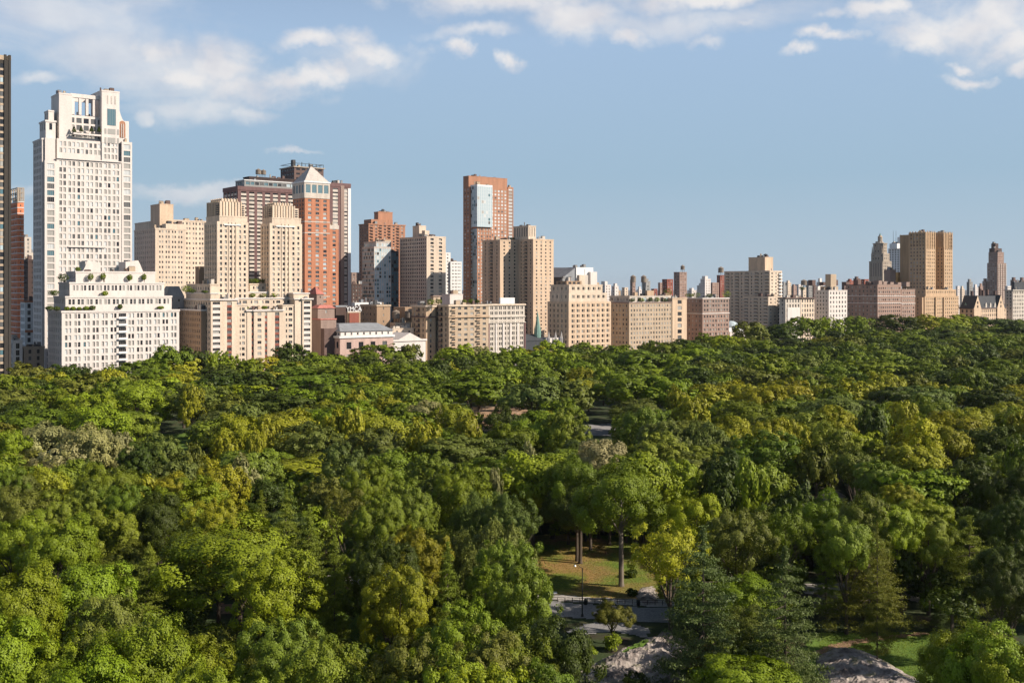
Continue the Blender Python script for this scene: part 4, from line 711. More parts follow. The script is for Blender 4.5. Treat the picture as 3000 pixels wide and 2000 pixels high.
# ------------------------------------------------------------------ vegetation
def leafquads(P, Nn, size, rng, asp=.6, droop=None):
    n = len(P); t = rng.normal(size=(n, 3))
    if droop is not None: t = droop+t*.25
    Nn = Nn/np.linalg.norm(Nn, axis=1, keepdims=True)
    t = t-Nn*np.sum(t*Nn, axis=1, keepdims=True); t /= np.linalg.norm(t, axis=1, keepdims=True)+1e-9
    u = np.cross(Nn, t); s = (size*rng.uniform(.6, 1.35, n))[:, None]
    a, b = t*s*.5, u*s*.5*asp
    V = np.empty((n, 4, 3)); V[:, 0] = P-a; V[:, 1] = P+b; V[:, 2] = P+a; V[:, 3] = P-b
    return V.reshape(-1, 3)
def quadmesh(name, V, tint, mat, tcol=None):
    n = len(V)//4; me = bpy.data.meshes.new(name)
    me.vertices.add(len(V)); me.vertices.foreach_set('co', V.astype(np.float32).ravel())
    me.loops.add(4*n); me.loops.foreach_set('vertex_index', np.arange(4*n, dtype=np.int32))
    me.polygons.add(n); me.polygons.foreach_set('loop_start', np.arange(0, 4*n, 4, dtype=np.int32)); me.polygons.foreach_set('loop_total', np.full(n, 4, dtype=np.int32))
    me.update(calc_edges=True)
    a = me.attributes.new('tint', 'FLOAT', 'FACE'); a.data.foreach_set('value', tint.astype(np.float32))
    if tcol is not None:
        a = me.attributes.new('tcol', 'FLOAT_COLOR', 'FACE'); a.data.foreach_set('color', tcol.astype(np.float32).ravel())
    me.materials.append(MAT[mat]); return me
def unit(rng, n):
    d = rng.normal(size=(n, 3)); return d/np.linalg.norm(d, axis=1, keepdims=True)
# every crown is modelled about 20 m wide and 22 m tall (base of the trunk at z = 0), then scaled per tree
def crown_round(seed, nl, ls, rx=10, rz=8.6, zc=13.2, nlobe=9, ncl=9, cr=(.11, .19), lr=(.36, .50), kind='round'):
    rng = np.random.default_rng(seed)
    i = np.arange(nlobe)+.5; ph = i*2.399963+rng.uniform(0, 6); zz = 1-1.45*i/nlobe
    d = np.stack([np.sqrt(1-zz**2)*np.cos(ph), np.sqrt(1-zz**2)*np.sin(ph), zz], 1)+rng.normal(size=(nlobe, 3))*.20; d /= np.linalg.norm(d, axis=1, keepdims=True)
    LR = rng.uniform(lr[0], lr[1], nlobe); LC = d*(np.clip(.98-LR, .3, .8)*rng.uniform(.82, 1.12, nlobe))[:, None]
    Cs_, Cr, Lt = [], [], []
    for q in range(nlobe):
        dd = unit(rng, ncl*3); dd = dd[np.sum(dd*d[q], 1)+.35*dd[:, 2] > -.30][:ncl]
        Cs_.append(LC[q]+dd*LR[q]*rng.uniform(.72, .95, (len(dd), 1))); Cr.append(rng.uniform(cr[0]*.7, cr[1]*1.1, len(dd))); Lt.append(np.full(len(dd), rng.uniform(.25, .75)))
    no = sum(len(c) for c in Cs_)
    Cs_.append(LC*.75); Cr.append(LR*.62); Lt.append(np.full(nlobe, .4)); Cs_.append(unit(rng, 5)*.25); Cr.append(np.full(5, .36)); Lt.append(np.full(5, .3))
    C = np.vstack(Cs_); cz = np.concatenate(Cr); ctint = np.clip(np.concatenate(Lt)+rng.normal(size=len(C))*.12, 0, 1)
    sub = unit(rng, len(C)*12).reshape(len(C), 12, 3)
    pr = cz**2; pr[no:] *= .32; pr /= pr.sum(); k = rng.choice(len(C), nl, p=pr); j = rng.integers(0, 12, nl)
    lobe_n = C[k]/(np.linalg.norm(C[k], axis=1, keepdims=True)+.15)
    sd = sub[k, j]; flip = np.sum(sd*lobe_n, 1) < -.2; sd = np.where(flip[:, None], -sd, sd)
    ld = unit(rng, nl); fl = np.sum(ld*sd, 1) < 0; ld = np.where(fl[:, None], -ld, ld)
    p = C[k]+cz[k][:, None]*(sd*.66+ld*.50*rng.uniform(.3, 1.5, (nl, 1)))
    nrm = ld*.65+sd*.9+lobe_n*.75+rng.normal(size=(nl, 3))*.36+np.array([0, 0, .1])
    if kind == 'flat': p[:, 2] = np.where(p[:, 2] > .40, .40+(p[:, 2]-.40)*.5, p[:, 2])
    P = p*np.array([rx, rx, rz])+np.array([0, 0, zc]); P[:, 2] = np.maximum(P[:, 2], 2.5+rng.uniform(0, 1, nl))
    V = leafquads(P, nrm, ls, rng)
    return V, np.clip(ctint[k]*.5+.5*rng.uniform(0, 1, nl), 0, 1)
def crown_weep(seed, nl, ls):
    rng = np.random.default_rng(seed); nc = 26
    i = np.arange(nc)+.5; ph = i*2.399963; zz = 1-.95*i/nc; d = np.stack([np.sqrt(1-zz**2)*np.cos(ph), np.sqrt(1-zz**2)*np.sin(ph), zz], 1)
    C = d*rng.uniform(.55, .82, (nc, 1)); ns = 60; st_ = rng.normal(size=(nc, ns, 2))*.13; ln = rng.uniform(.3, .85, (nc, ns))
    k = rng.integers(0, nc, nl); j = rng.integers(0, ns, nl); t = rng.uniform(0, 1, nl)
    r2 = np.linalg.norm(st_[k, j], axis=1)
    p = C[k].copy(); p[:, :2] += st_[k, j]*(1+.3*t[:, None]); p[:, 2] += .22-r2*1.2-t*ln[k, j]*(.35+.6*r2/.2*.5)
    P = p*np.array([10, 10, 9.4])+np.array([0, 0, 12.4]); P[:, 2] = np.maximum(P[:, 2], 1.5+rng.uniform(0, 2, nl)); P += rng.normal(size=(nl, 3))*.12
    out = np.concatenate([st_[k, j]*3, np.full((nl, 1), .45)], 1)+d[k]*.6+rng.normal(size=(nl, 3))*.45
    V = leafquads(P, out, ls, rng, .45, np.array([[0, 0, -1.]])); return V, np.clip(rng.uniform(0, 1, nl)*.5+.25+(.3-t*.3), 0, 1)
def crown_pine(seed, nl, ls, tiers=15, droop=.1, R0=8.6, H=24, narrow=1.0, up=.0):
    rng = np.random.default_rng(seed); br = []
    for a in range(tiers):
        f = a/(tiers-1); h = H*(.13+.85*f); L = (R0*(1-f)**.75+.7)*narrow*rng.uniform(.8, 1.1); m = int(rng.integers(5, 8))
        ph0 = rng.uniform(0, 6.3)
        for q in range(m): br.append((h+rng.normal()*.35, ph0+q*2*math.pi/m+rng.normal()*.25, L*rng.uniform(.62, 1.15), f))
    br = np.array(br); w = br[:, 2]**1.35; w /= w.sum(); k = rng.choice(len(br), nl, p=w); h, ph, L, f = br[k].T
    t = rng.beta(2.2, 1.1, nl); npad = 6; pj = rng.integers(0, npad, nl)
    padoff = rng.normal(size=(len(br), npad, 3))*np.array([.12, .17, .0]); pt = rng.uniform(.35, 1, (len(br), npad))
    tt = pt[k, pj]; po = padoff[k, pj]*L[:, None]
    rad = L*tt; x = np.cos(ph)*rad-np.sin(ph)*po[:, 1]; y = np.sin(ph)*rad+np.cos(ph)*po[:, 1]
    z = h-droop*L*tt+up*L*tt**2+.10*L*tt**2
    g = rng.normal(size=(nl, 3))*np.array([.75, .75, .20])*(.5+.06*L[:, None]); P = np.stack([x, y, z], 1)+g
    leader = rng.random(nl) < .04; P[leader] = np.stack([rng.normal(size=leader.sum())*.25, rng.normal(size=leader.sum())*.25, rng.uniform(H*.8, H+.8, leader.sum())], 1)
    nrm = rng.normal(size=(nl, 3))*.5+np.stack([np.cos(ph)*.35, np.sin(ph)*.35, np.ones(nl)*.75], 1)
    V = leafquads(P, nrm, ls, rng, .35); return V, np.clip(rng.uniform(0, 1, nl)*.7+.15+.12*g[:, 2], 0, 1)
def crown_larch(seed, nl, ls): return crown_pine(seed, nl, ls, 26, .22, 6.5, 24, 1.0, .16)
def trunk_mesh(seed, kind, mat='bark'):
    r = random.Random(seed); m = MB()
    if kind == 'pine':
        z0 = -1
        for a, b_ in ((-1, 6), (6, 13), (13, 23)): m.bar((0, 0, a), (0, 0, b_), .42-.016*max(a, 0), .42-.016*b_, mat, 8)
        for i in range(30):
            h = 3.5+i*.65; a = r.uniform(0, 6.3); L = 7.5*(1-h/25)**.8; m.bar((0, 0, h), (math.cos(a)*L, math.sin(a)*L, h-.3), .11, .02, mat, 5)
        return m.mesh('trunk')
    if kind == 'tall':
        m.bar((0, 0, -1), (0, 0, .8), .8, .5, mat, 10); m.bar((0, 0, .8), (.1, 0, 9.5), .5, .42, mat, 10); m.bar((.1, 0, 9.5), (.2, 0, 17), .42, .12, mat, 8)
        for i in range(8):
            a = i*.9; m.bar((.1, 0, 9+i*.6), (math.cos(a)*4, math.sin(a)*4, 13+i*.6), .2, .05, mat, 6)
        return m.mesh('trunk')
    m.bar((0, 0, -1), (0, 0, 1), .75, .5, mat, 10); m.bar((0, 0, 1), (.15, .1, 6.5), .5, .4, mat, 10)
    top = (.15, .1, 6.5)
    for i in range(7):
        a = i*.9+r.uniform(-.2, .2); L = r.uniform(3, 5); e = (top[0]+math.cos(a)*L*.7, top[1]+math.sin(a)*L*.7, 6.2+L*1.1); s0 = (.15, .1, 4.6+i*.33)
        m.bar(s0, e, .27, .14, mat, 6)
        for q in range(3):
            a2 = a+r.uniform(-.8, .8); L2 = r.uniform(2.5, 4.5); m.bar(e, (e[0]+math.cos(a2)*L2*.8, e[1]+math.sin(a2)*L2*.8, min(e[2]+L2*.8, 18.5)), .13, .03, mat, 5)
    m.bar(top, (.3, -.2, 13), .38, .2, mat, 8); m.bar((.3, -.2, 13), (0, .3, 18), .2, .05, mat, 6)
    return m.mesh('trunk')
LOD = [(40000, .38), (14000, .64), (4300, 1.12)]
SH = {}
def shape(kind, var, lod):
    key = (kind, var, lod)
    if key in SH: return SH[key]
    nl, ls = LOD[lod]; sd = hash((len(kind), var, ord(kind[0])*7)) % 9999
    if kind == 'round': q = crown_round(sd, nl, ls)
    elif kind == 'lobed': q = crown_round(sd, nl, ls, kind='lobed', nlobe=6, ncl=13, lr=(.42, .58), cr=(.12, .20))
    elif kind == 'flat': q = crown_round(sd, nl, ls, kind='flat', nlobe=10, ncl=8, cr=(.10, .17))
    elif kind == 'fine': q = crown_round(sd, int(nl*1.1), ls*.9, nlobe=15, ncl=7, lr=(.27, .38), cr=(.08, .13))
    elif kind == 'weep': q = crown_weep(sd, int(nl*1.15), ls*1.05)
    elif kind == 'open': q = crown_round(sd, int(nl*.4), ls, nlobe=8, ncl=5, lr=(.3, .4), cr=(.09, .15))
    elif kind == 'pine': q = crown_pine(sd, int(nl*.8), ls*1.05)
    elif kind == 'larch': q = crown_larch(sd, int(nl*1.0), ls*1.0)
    me = quadmesh('crown', q[0], q[1], 'leaves'); SH[key] = (me, q); return SH[key]
TR = {}
def trunkof(kind, var, mat='bark'):
    k = ('pine' if kind in ('pine', 'larch') else ('tall' if kind == 'tall' else 'broad'), var % 3, mat)
    if k not in TR: TR[k] = trunk_mesh(var+5, k[0], mat)
    return TR[k]
COLS = dict(G=(.158, .210, .012), D=(.066, .094, .009), L=(.235, .300, .014), Y=(.295, .290, .016), A=(.37, .39, .016), B=(.150, .185, .032), O=(.30, .29, .11), V=(.170, .185, .024), P=(.110, .158, .040), R=(.22, .18, .04), S=(.200, .250, .022))
COLS = {k: tuple(q*.92 for q in v) for k, v in COLS.items()}
CN = dict(G='mid green', D='dark green', L='light green', Y='olive yellow', A='bright lime yellow', B='soft bluish green', O='cream flowered', V='dull olive', P='dark bluish', R='rust tinged', S='fresh green')
KN = dict(round='rounded', lobed='lobed', flat='flat topped', fine='finely leaved', weep='drooping', open='sparse open', pine='pine', larch='feathery conifer')
# trees read off the photograph: bearing, crown top, crown width, colour, shape, optional trunk foot row or height
T = []
def t_(s):
    for r in s.strip().split('\n'):
        for q in r.split(';'):
            q = q.split()
            if len(q) >= 5: T.append((float(q[0]), float(q[1]), float(q[2]), q[3], q[4], q[5] if len(q) > 5 else ''))
t_('''85 1056 125 V round; 25 1086 120 G round; 205 1056 105 D round; 262 1072 50 D fine; 150 1082 95 Y lobed; 400 1046 150 G round; 325 1074 90 Y lobed; 498 1003 105 G round; 565 1008 85 D round; 528 1034 120 Y lobed
620 1024 65 L fine; 664 1026 70 L fine; 850 1003 100 D round; 780 1040 115 Y lobed; 715 1046 120 G round; 940 1024 140 G round; 640 1084 135 D round; 765 1082 150 D fine; 400 1112 160 L lobed; 580 1116 180 B fine
562 1122 70 Y round; 232 1092 150 V fine; 130 1112 120 G round; 45 1128 170 V fine; 272 1142 135 L round; 168 1132 110 G fine; 262 1182 180 L round; 62 1172 150 D lobed; 455 1076 130 G round; 330 1100 100 G fine
150 1224 150 O lobed; 262 1228 140 O lobed; 335 1240 90 O lobed; 190 1292 165 O open; 30 1250 110 L fine; 822 1134 165 D flat; 905 1078 190 G round; 990 1060 130 G fine; 690 1204 125 Y lobed; 842 1190 185 Y lobed; 770 1206 90 Y round
668 1252 75 Y round; 744 1252 48 Y round; 980 1186 62 Y round; 722 1286 180 S flat; 462 1262 130 B fine; 405 1292 110 D fine; 560 1288 78 V fine; 905 1236 205 B fine; 128 1356 130 Y lobed; 20 1350 120 G fine; 62 1382 130 B fine
312 1342 140 G round; 640 1330 115 Y round; 704 1326 90 O round; 420 1380 90 Y lobed; 500 1372 110 Y lobed; 545 1392 180 L fine; 372 1402 120 G fine; 265 1402 110 S fine; 250 1330 100 D fine; 620 1378 120 Y lobed
60 1420 150 V lobed; 640 1442 165 Y fine; 765 1440 90 S larch; 838 1436 105 S larch; 150 1432 140 S fine; 470 1440 120 D round
1120 1004 170 G fine; 1205 1000 60 V fine; 1058 1038 120 D round; 1340 1003 100 L round; 1408 1008 66 O fine; 1500 1010 78 L fine; 1612 994 95 L round; 1560 1020 120 G round; 1452 1030 90 G fine; 1285 1040 90 D round
1182 1060 140 G fine; 1380 1068 120 L round; 1500 1072 105 L round; 1568 1082 85 G round; 1240 1066 148 B weep; 1402 1082 210 G round; 1560 1102 150 B round; 1652 1106 150 V round; 1700 1046 105 G round; 1650 1022 85 L fine
1762 1036 80 G round; 1862 1018 175 G round; 1950 1000 110 G round; 1848 1082 165 G lobed; 1962 1090 125 L lobed; 1768 1062 62 L lobed; 1880 1190 112 S round; 1982 1122 56 Y round; 1045 1136 62 Y round; 1100 1196 180 Y lobed
1030 1190 70 Y round; 1250 1170 105 O round; 1322 1180 115 Y round; 1372 1195 80 Y lobed; 1240 1218 100 Y lobed; 1570 1196 150 L lobed; 1662 1190 125 S fine; 1500 1228 130 G round; 1765 1276 145 O lobed; 1552 1288 50 O lobed; 1470 1180 110 D round
1100 1246 185 B fine; 1330 1254 200 B flat; 1262 1312 130 S fine; 1560 1300 190 L lobed; 1690 1322 130 G lobed; 1862 1314 175 L lobed; 1950 1222 150 B fine; 1450 1352 42 O fine; 1170 1402 150 S fine; 1402 1420 140 B weep; 1500 1432 125 B fine
1620 1330 200 G lobed; 1020 1420 120 V open; 1240 1452 85 S round; 1070 1340 120 G fine; 1010 1290 110 B fine; 1345 1345 150 G fine
2200 940 100 V round; 2270 944 120 D round; 2352 926 100 G open; 2430 926 85 L fine; 2510 924 95 G round; 2622 920 125 D round; 2700 918 80 Y fine; 2780 918 105 L round; 2842 922 80 G fine; 2902 924 112 D round; 2980 930 90 G round
2082 972 85 G round; 2130 980 115 L round; 2042 1004 110 L round; 2222 992 110 G round; 2320 990 130 D round; 2410 985 90 Y round; 2480 975 100 V round; 2560 965 110 G round; 2660 975 130 G lobed; 2760 965 120 D round; 2850 975 130 G round; 2940 975 90 V fine
2110 1030 150 D lobed; 2010 1060 130 S lobed; 2240 1035 120 G fine; 2340 1030 120 B fine; 2440 1060 140 G fine; 2560 1040 150 G flat; 2700 1045 130 G flat; 2830 1060 140 B flat; 2950 1040 130 G round; 2880 1020 100 D round
2060 1112 120 Y lobed; 2150 1106 130 Y lobed; 2240 1118 120 Y lobed; 2330 1112 110 Y lobed; 2405 1118 120 Y lobed; 2500 1105 110 Y lobed; 2590 1075 110 Y round; 2700 1110 150 B flat; 2620 1115 130 D flat; 2800 1115 120 G flat; 2910 1120 130 D flat
2305 1152 120 S flat; 2030 1145 90 Y lobed; 2440 1180 110 Y lobed; 2560 1178 95 G fine; 2730 1152 115 S round; 2650 1165 80 Y lobed; 2840 1185 130 Y lobed; 2930 1175 120 Y lobed; 2990 1200 80 Y lobed; 2140 1212 120 Y lobed; 2260 1212 120 Y lobed; 2330 1225 90 Y lobed
2062 1216 150 B weep; 2240 1256 195 G fine; 2195 1322 85 L round; 2392 1290 100 V open; 2430 1232 125 S round; 2500 1296 115 V round; 2560 1190 80 D round; 2690 1210 130 A lobed; 2780 1240 110 Y lobed; 2580 1320 110 S flat; 2700 1345 200 L flat; 2640 1385 100 Y flat
2900 1242 170 D lobed; 2850 1330 130 D fine; 2960 1352 120 D round; 2040 1430 120 A lobed; 2130 1310 100 D fine; 2985 1270 80 G lobed; 2110 1370 90 D lobed; 2330 1400 90 D round; 2420 1432 140 G round; 2530 1440 110 V round; 2600 1440 150 L flat
2160 1472 190 V fine; 2700 1430 150 L flat; 2900 1470 120 D round; 2975 1450 110 D fine; 2300 1455 90 G open; 2480 1490 120 S round; 2570 1530 90 V pine
55 1490 135 L round; 180 1502 155 L round; 330 1462 180 S fine; 240 1622 230 L round; 55 1640 150 L round; 140 1832 220 L round; 430 1792 200 L lobed; 555 1832 70 L round; 640 1936 110 L fine; 436 1592 95 S larch 175
700 1502 330 L lobed; 800 1600 230 L fine; 905 1482 110 S larch; 980 1560 90 S larch; 830 1790 220 S fine; 945 1850 100 S fine; 20 1800 120 L round; 330 1720 120 V fine; 280 1900 120 L round
1232 1536 125 Y fine; 1312 1592 110 S larch; 1172 1640 120 Y fine; 1440 1500 220 B weep; 1490 1560 100 S fine; 1422 1632 115 L larch; 1528 1650 110 S fine; 1350 1752 140 L fine; 1210 1842 150 V fine; 1290 1880 140 L fine
1430 1832 140 V fine; 1512 1820 130 G fine; 1622 1802 140 D round; 1560 1922 130 G fine; 1400 1920 120 L fine; 1820 1352 270 G lobed 1717; 1700 1400 190 D lobed 1650; 1730 1440 160 D round 1610; 1792 1756 118 V round 1885; 1965 1500 190 A open
1080 1545 70 D fine; 1130 1560 90 D fine; 1060 1600 80 G fine; 1100 1440 120 G fine
2060 1545 265 P pine 2075; 2300 1605 235 P pine 2120; 2545 1555 215 V pine 1850; 2840 1512 175 S pine 1835; 2720 1492 185 S fine 1800; 2052 1880 80 R open 2080; 2200 1730 100 L fine 1960; 2835 1812 110 L lobed; 2905 1822 130 L lobed
2985 1852 110 L lobed; 2756 1762 62 P pine 1850; 2640 1575 110 D fine 1800; 2960 1560 110 D round; 2940 1620 120 D fine; 2420 1560 80 S pine; 2120 1965 90 G fine 2150; 1862 1972 90 D round 2090''')
OPEN = [(1560, 1900, 1598, 1790), (1685, 1745, 1800, 1870), (1640, 1990, 1862, 2000), (2405, 2700, 1800, 2000), (1015, 1120, 1745, 1870), (1045, 1195, 1528, 1560), (1400, 1500, 1205, 1246), (1706, 1790, 1232, 1276), (465, 540, 1276, 1312),
        (640, 715, 1730, 1810), (2345, 2470, 1438, 1492), (2385, 2480, 1690, 1760), (990, 1120, 1660, 1710), (480, 640, 1640, 1900), (2890, 2990, 1770, 1830)]
trees = []
tr = random.Random(21)
for (px, py, w, c, k, ex) in T:
    ex = float(ex) if ex else 0
    if ex > 300:
        gx, gy, gz = onground(px, ex); h = (ex-py)/F*gy; z = gy; x = gx; g = gz
    else:
        h = tr.uniform(19, 23) if k not in ('pine', 'larch') else 22
        if w*220/F < 6 and py > 1400: h = 15
        if 0 < ex < 300: h = ex/10
        z = 400
        for _ in range(15): g = ground((px-CX)/F*z, z); z = (CH-h-g)*F/(py-HOR)
        x = (px-CX)/F*z; n, W = NW(x, z)
        if W > 574:
            k_ = (px-CX)/F; n = Nx(px, 573); x, z = XY(573, n); g = ground(x, z); h = Zy(py, 573, n)-g
    rr = w*z/F/2*((1.12 if z > 260 else 1.25) if k not in ('pine', 'larch') and ex < 300 else 1)
    if z < 215 and k not in ('pine', 'larch') and not ex: rr = max(rr, 5.2)
    trees.append(dict(x=x, y=z, g=g, h=h, r=rr, c=c, k=k, top=py, px=px, hand=True))
cell = {}
def addc(t):
    cell.setdefault((int(t['x']//12), int(t['y']//12)), []).append(t)
for t in trees: addc(t)
def clash(x, y, r, f):
    i, j = int(x//12), int(y//12)
    for a in range(i-2, i+3):
        for b_ in range(j-2, j+3):
            for t in cell.get((a, b_), ()):
                if (t['x']-x)**2+(t['y']-y)**2 < (f*(r+t['r']))**2: return True
    return False
SKY = [0, 500, 900, 1260, 1550, 1700, 2000, 2150, 2400, 3000]; SKV = [1080, 1050, 1040, 1045, 1010, 1000, 990, 965, 945, 940]
def colour_at(px, py, q):
    if px > 2000 and 1100 < py < 1150: return 'YYYYG'[int(q*5)]
    if px > 2550 and 1180 < py < 1300: return 'YYYLG'[int(q*5)]
    if px > 2000 and py < 1110: return 'GDDGVDSG'[int(q*8)]
    return 'GGSDLBYVGDSL'[int(q*12)]
for _ in range(60000):
    y = 80+(1185-80)*tr.random()**.72; x = tr.uniform(-.5, .5)*y*1.02+tr.uniform(-15, 15); n, W = NW(x, y)
    if W > 570: continue
    r = tr.choice([8, 10, 11.5, 13])*tr.uniform(.9, 1.1) if y > 260 else tr.uniform(5, 7.5); h = tr.uniform(14.5, 20.5) if y > 230 else tr.uniform(11, 15)
    if clash(x, y, r, .93 if y > 260 else .80): continue
    g = ground(x, y); px = CX+F*x/y; top = HOR+(CH-g-h)*F/y; rp = r*F/y; bot = HOR+(CH-g-2)*F/y
    if any(px+rp > a and px-rp < b_ and top < d and bot > c and y < CH*F/(c+.3*(d-c)-HOR)*1.0+3 for (a, b_, c, d) in OPEN): continue
    if top < np.interp(px, SKY, SKV): h -= (np.interp(px, SKY, SKV)-top)*y/F; top = np.interp(px, SKY, SKV)
    if h < 8 or (203 < y < 226 and 2 < x < 46) or (140 < y < 180 and 38 < x < 140) or (156 < y < 184 and 4 < x < 34): continue
    q = tr.random(); k = tr.choice(['round', 'lobed', 'fine', 'round', 'flat', 'lobed'])
    t = dict(x=x, y=y, g=g, h=h, r=r, c=colour_at(px, top, q), k=k, top=top, px=px, hand=False); trees.append(t); addc(t)
for _ in range(9000):
    y = 95+tr.random()*290; x = tr.uniform(-.5, .5)*y; r = tr.uniform(3, 4.6); h = tr.uniform(5.5, 9.5)
    if clash(x, y, r, .36): continue
    g = ground(x, y); px = CX+F*x/y; top = HOR+(CH-g-h)*F/y; rp = r*F/y; bot = HOR+(CH-g)*F/y
    if any(px+rp > a-10 and px-rp < b_+10 and top < d+5 and bot > c and y < CH*F/(c-HOR)+4 and a != 480 for (a, b_, c, d) in OPEN) or (200 < y < 226 and 2 < x < 46) or (140 < y < 180 and 38 < x < 140) or (156 < y < 184 and 4 < x < 34): continue
    t = dict(x=x, y=y, g=g, h=h, r=r, c=tr.choice('GDSVD'), k=tr.choice(['round', 'lobed', 'fine']), top=3000, px=px, hand=False); trees.append(t); addc(t)
# trees just outside the right edge throw their shade in
for t in trees: t['size'] = t['r']/t['y']*(1.35 if t['hand'] else 1)*(.3 if t['top'] > 2010 or abs(t['px']-1500) > 1500+t['r']*F/t['y']*.8 else 1)
trees.sort(key=lambda t: -t['size'])
conif = [t for t in trees if t['k'] in ('pine', 'larch')]; broad = [t for t in trees if t['k'] not in ('pine', 'larch')]
single = conif+broad[:300]; mass = broad[300:]
LAND = [(-9e9, 60, 'the dark bronze tower'), (60, 150, 'the tall white tower'), (150, 260, 'the left end of the white stepped building'), (260, 400, 'the middle of the white stepped building'), (400, 525, 'the right end of the white stepped building'),
        (525, 620, 'the brown shaded wing'), (620, 740, 'the left twin tower'), (740, 900, 'the right twin tower'), (900, 1060, 'the grey roofed pink hall'), (1060, 1250, 'the cream stone hall'), (1250, 1420, 'the tan balcony building'), (1420, 1540, 'the pale ornate building'),
        (1540, 1660, 'the green church spire'), (1660, 1790, 'the cream stepped building'), (1790, 1900, 'the shaded end of the long tan building'), (1900, 2012, 'the sunny end of the long tan building'), (2012, 2136, 'the red brick avenue building'), (2136, 2290, 'the greyish tan balcony tower'),
        (2290, 2390, 'the ornate cream building'), (2390, 2482, 'the building with the narrow roof tower'), (2482, 2575, 'the dark side of the massive purple building'), (2575, 2680, 'the sunny side of the massive purple building'), (2680, 2810, 'the golden twin towers'), (2810, 2945, 'the gabled building'), (2945, 9e9, 'the right edge building')]
ORD = 'first second third fourth fifth sixth seventh eighth ninth tenth eleventh twelfth thirteenth fourteenth fifteenth sixteenth seventeenth eighteenth nineteenth twentieth'.split()+['lower']*40
grp = {}
for t in single:
    lm = next(q[2] for q in LAND if q[0] <= t['px'] < q[1]); t['lm'] = lm
    grp.setdefault((CN[t['c']], KN[t['k']], lm), []).append(t)
for (cn, kn, lm), q in grp.items():
    q.sort(key=lambda t: t['top'])
    for i, t in enumerate(q):
        w = 'tree' if kn != 'pine' else 'tree'
        t['label'] = ('' if len(q) == 1 else ORD[i]+' ')+'%s %s tree below %s' % (cn, kn, lm)
for i, t in enumerate(single):
    lod = 0 if t['y'] < 235 else (1 if t['y'] < 430 else 2)
    k = t['k']; nv = {0: 3, 1: 3, 2: 3}[lod] if k in ('round', 'lobed', 'fine') else 2
    v = tr.randrange(nv); me = shape(k, v, lod)[0]
    con = k in ('pine', 'larch'); tall_ = t['y'] < 225 and t['x'] > 0
    root = empty('pine_tree' if k == 'pine' else ('larch_tree' if k == 'larch' else 'broadleaf_tree'), (t['x'], t['y'], t['g']), tr.uniform(0, 6.28))
    tag(root, t['label'], 'tree', 'conifers in the park' if con else 'broadleaf trees in the park')
    sxy = t['r']/((8.3 if not tall_ else 9.0) if not con else (7.0 if k == 'pine' else 5.4)); sz = t['h']/(22 if not con else 24.5)
    pale = t['px'] in (2352.0, 2052.0, 1820.0)
    tall = t['px'] in (1820.0, 1700.0, 1730.0) and t['top'] < 1460
    o = bpy.data.objects.new('trunk', trunkof('tall' if tall else k, v, 'bark_pale' if pale else 'bark')); COL.objects.link(o); o.parent = root; o.scale = (min(sxy, 1.1), min(sxy, 1.1), sz)
    o = bpy.data.objects.new('crown', me); COL.objects.link(o); o.parent = root; o.scale = (sxy, sxy, sz)
    if not con:
        cz = min(sz, sxy*1.9, max(sxy*(1.15 if k != 'weep' else 1.5), sz*(.82 if t['y'] < 260 else .66))); o.scale = (sxy, sxy, cz); o.location = (0, 0, t['h']-22*cz)
    if tall: cz = sz*.88; o.scale = (sxy, sxy, cz); o.location = (0, 0, t['h']-22*cz)
    cc = np.array(COLS[t['c']])*tr.uniform(.88, 1.14)*np.array([tr.uniform(.9, 1.12), 1, tr.uniform(.85, 1.2)]); o.color = (*cc, 1)
# the rest of the wood reads as one mass
Vs, Ts, Cs = [], [], []; rng = np.random.default_rng(5); TV, TF = [], MB()
for t in mass:
    k = t['k'] if t['k'] in ('round', 'lobed', 'fine', 'flat', 'weep') else 'round'; v = tr.randrange(3 if k in ('round', 'lobed', 'fine') else 2); q = shape(k, v, 2)[1]
    V = q[0].reshape(-1, 4, 3); n0 = len(V); f = 1.0 if t['y'] < 560 else .62
    vis = t['top'] < 2000
    keep = (V[:, 0, 2] > (6 if t['y'] > 450 else 1)) & (rng.random(n0) < (f if vis else (.45 if t['h'] < 10 else .3))); V = V[keep]
    if f < 1:
        c0 = V.mean(1, keepdims=True); V = c0+(V-c0)*1.22
    a = tr.uniform(0, 6.28); ca, sa = math.cos(a), math.sin(a); M = np.array([[ca, sa, 0], [-sa, ca, 0], [0, 0, 1]])
    sxy, sz = t['r']/8.5, t['h']/22*(1 if t['h'] > 10 else 1.05); V = (V.reshape(-1, 3)*np.array([sxy, sxy, sz]))@M+np.array([t['x'], t['y'], t['g']])
    Vs.append(V); Ts.append(q[1][keep]); cc = np.array(COLS[t['c']])*tr.uniform(.85, 1.15); Cs.append(np.tile(np.append(cc, 1), (keep.sum(), 1)))
    TF.bar((t['x'], t['y'], t['g']-1), (t['x'], t['y'], t['g']+t['h']*.6), .45, .2, 'bark', 5)
me = quadmesh('woodland', np.vstack(Vs), np.concatenate(Ts), 'leaves_mass', np.vstack(Cs))
o = bpy.data.objects.new('woodland', me); COL.objects.link(o); tag(o, 'mass of mixed green treetops filling the park between the nearer trees and the avenue', 'woodland', None, 'stuff')
o2 = TF.build('trunk', o); o2['kind'] = 'stuff'
print('TREES', len(single), len(mass), 'leaves', sum(len(v) for v in Vs)//4)
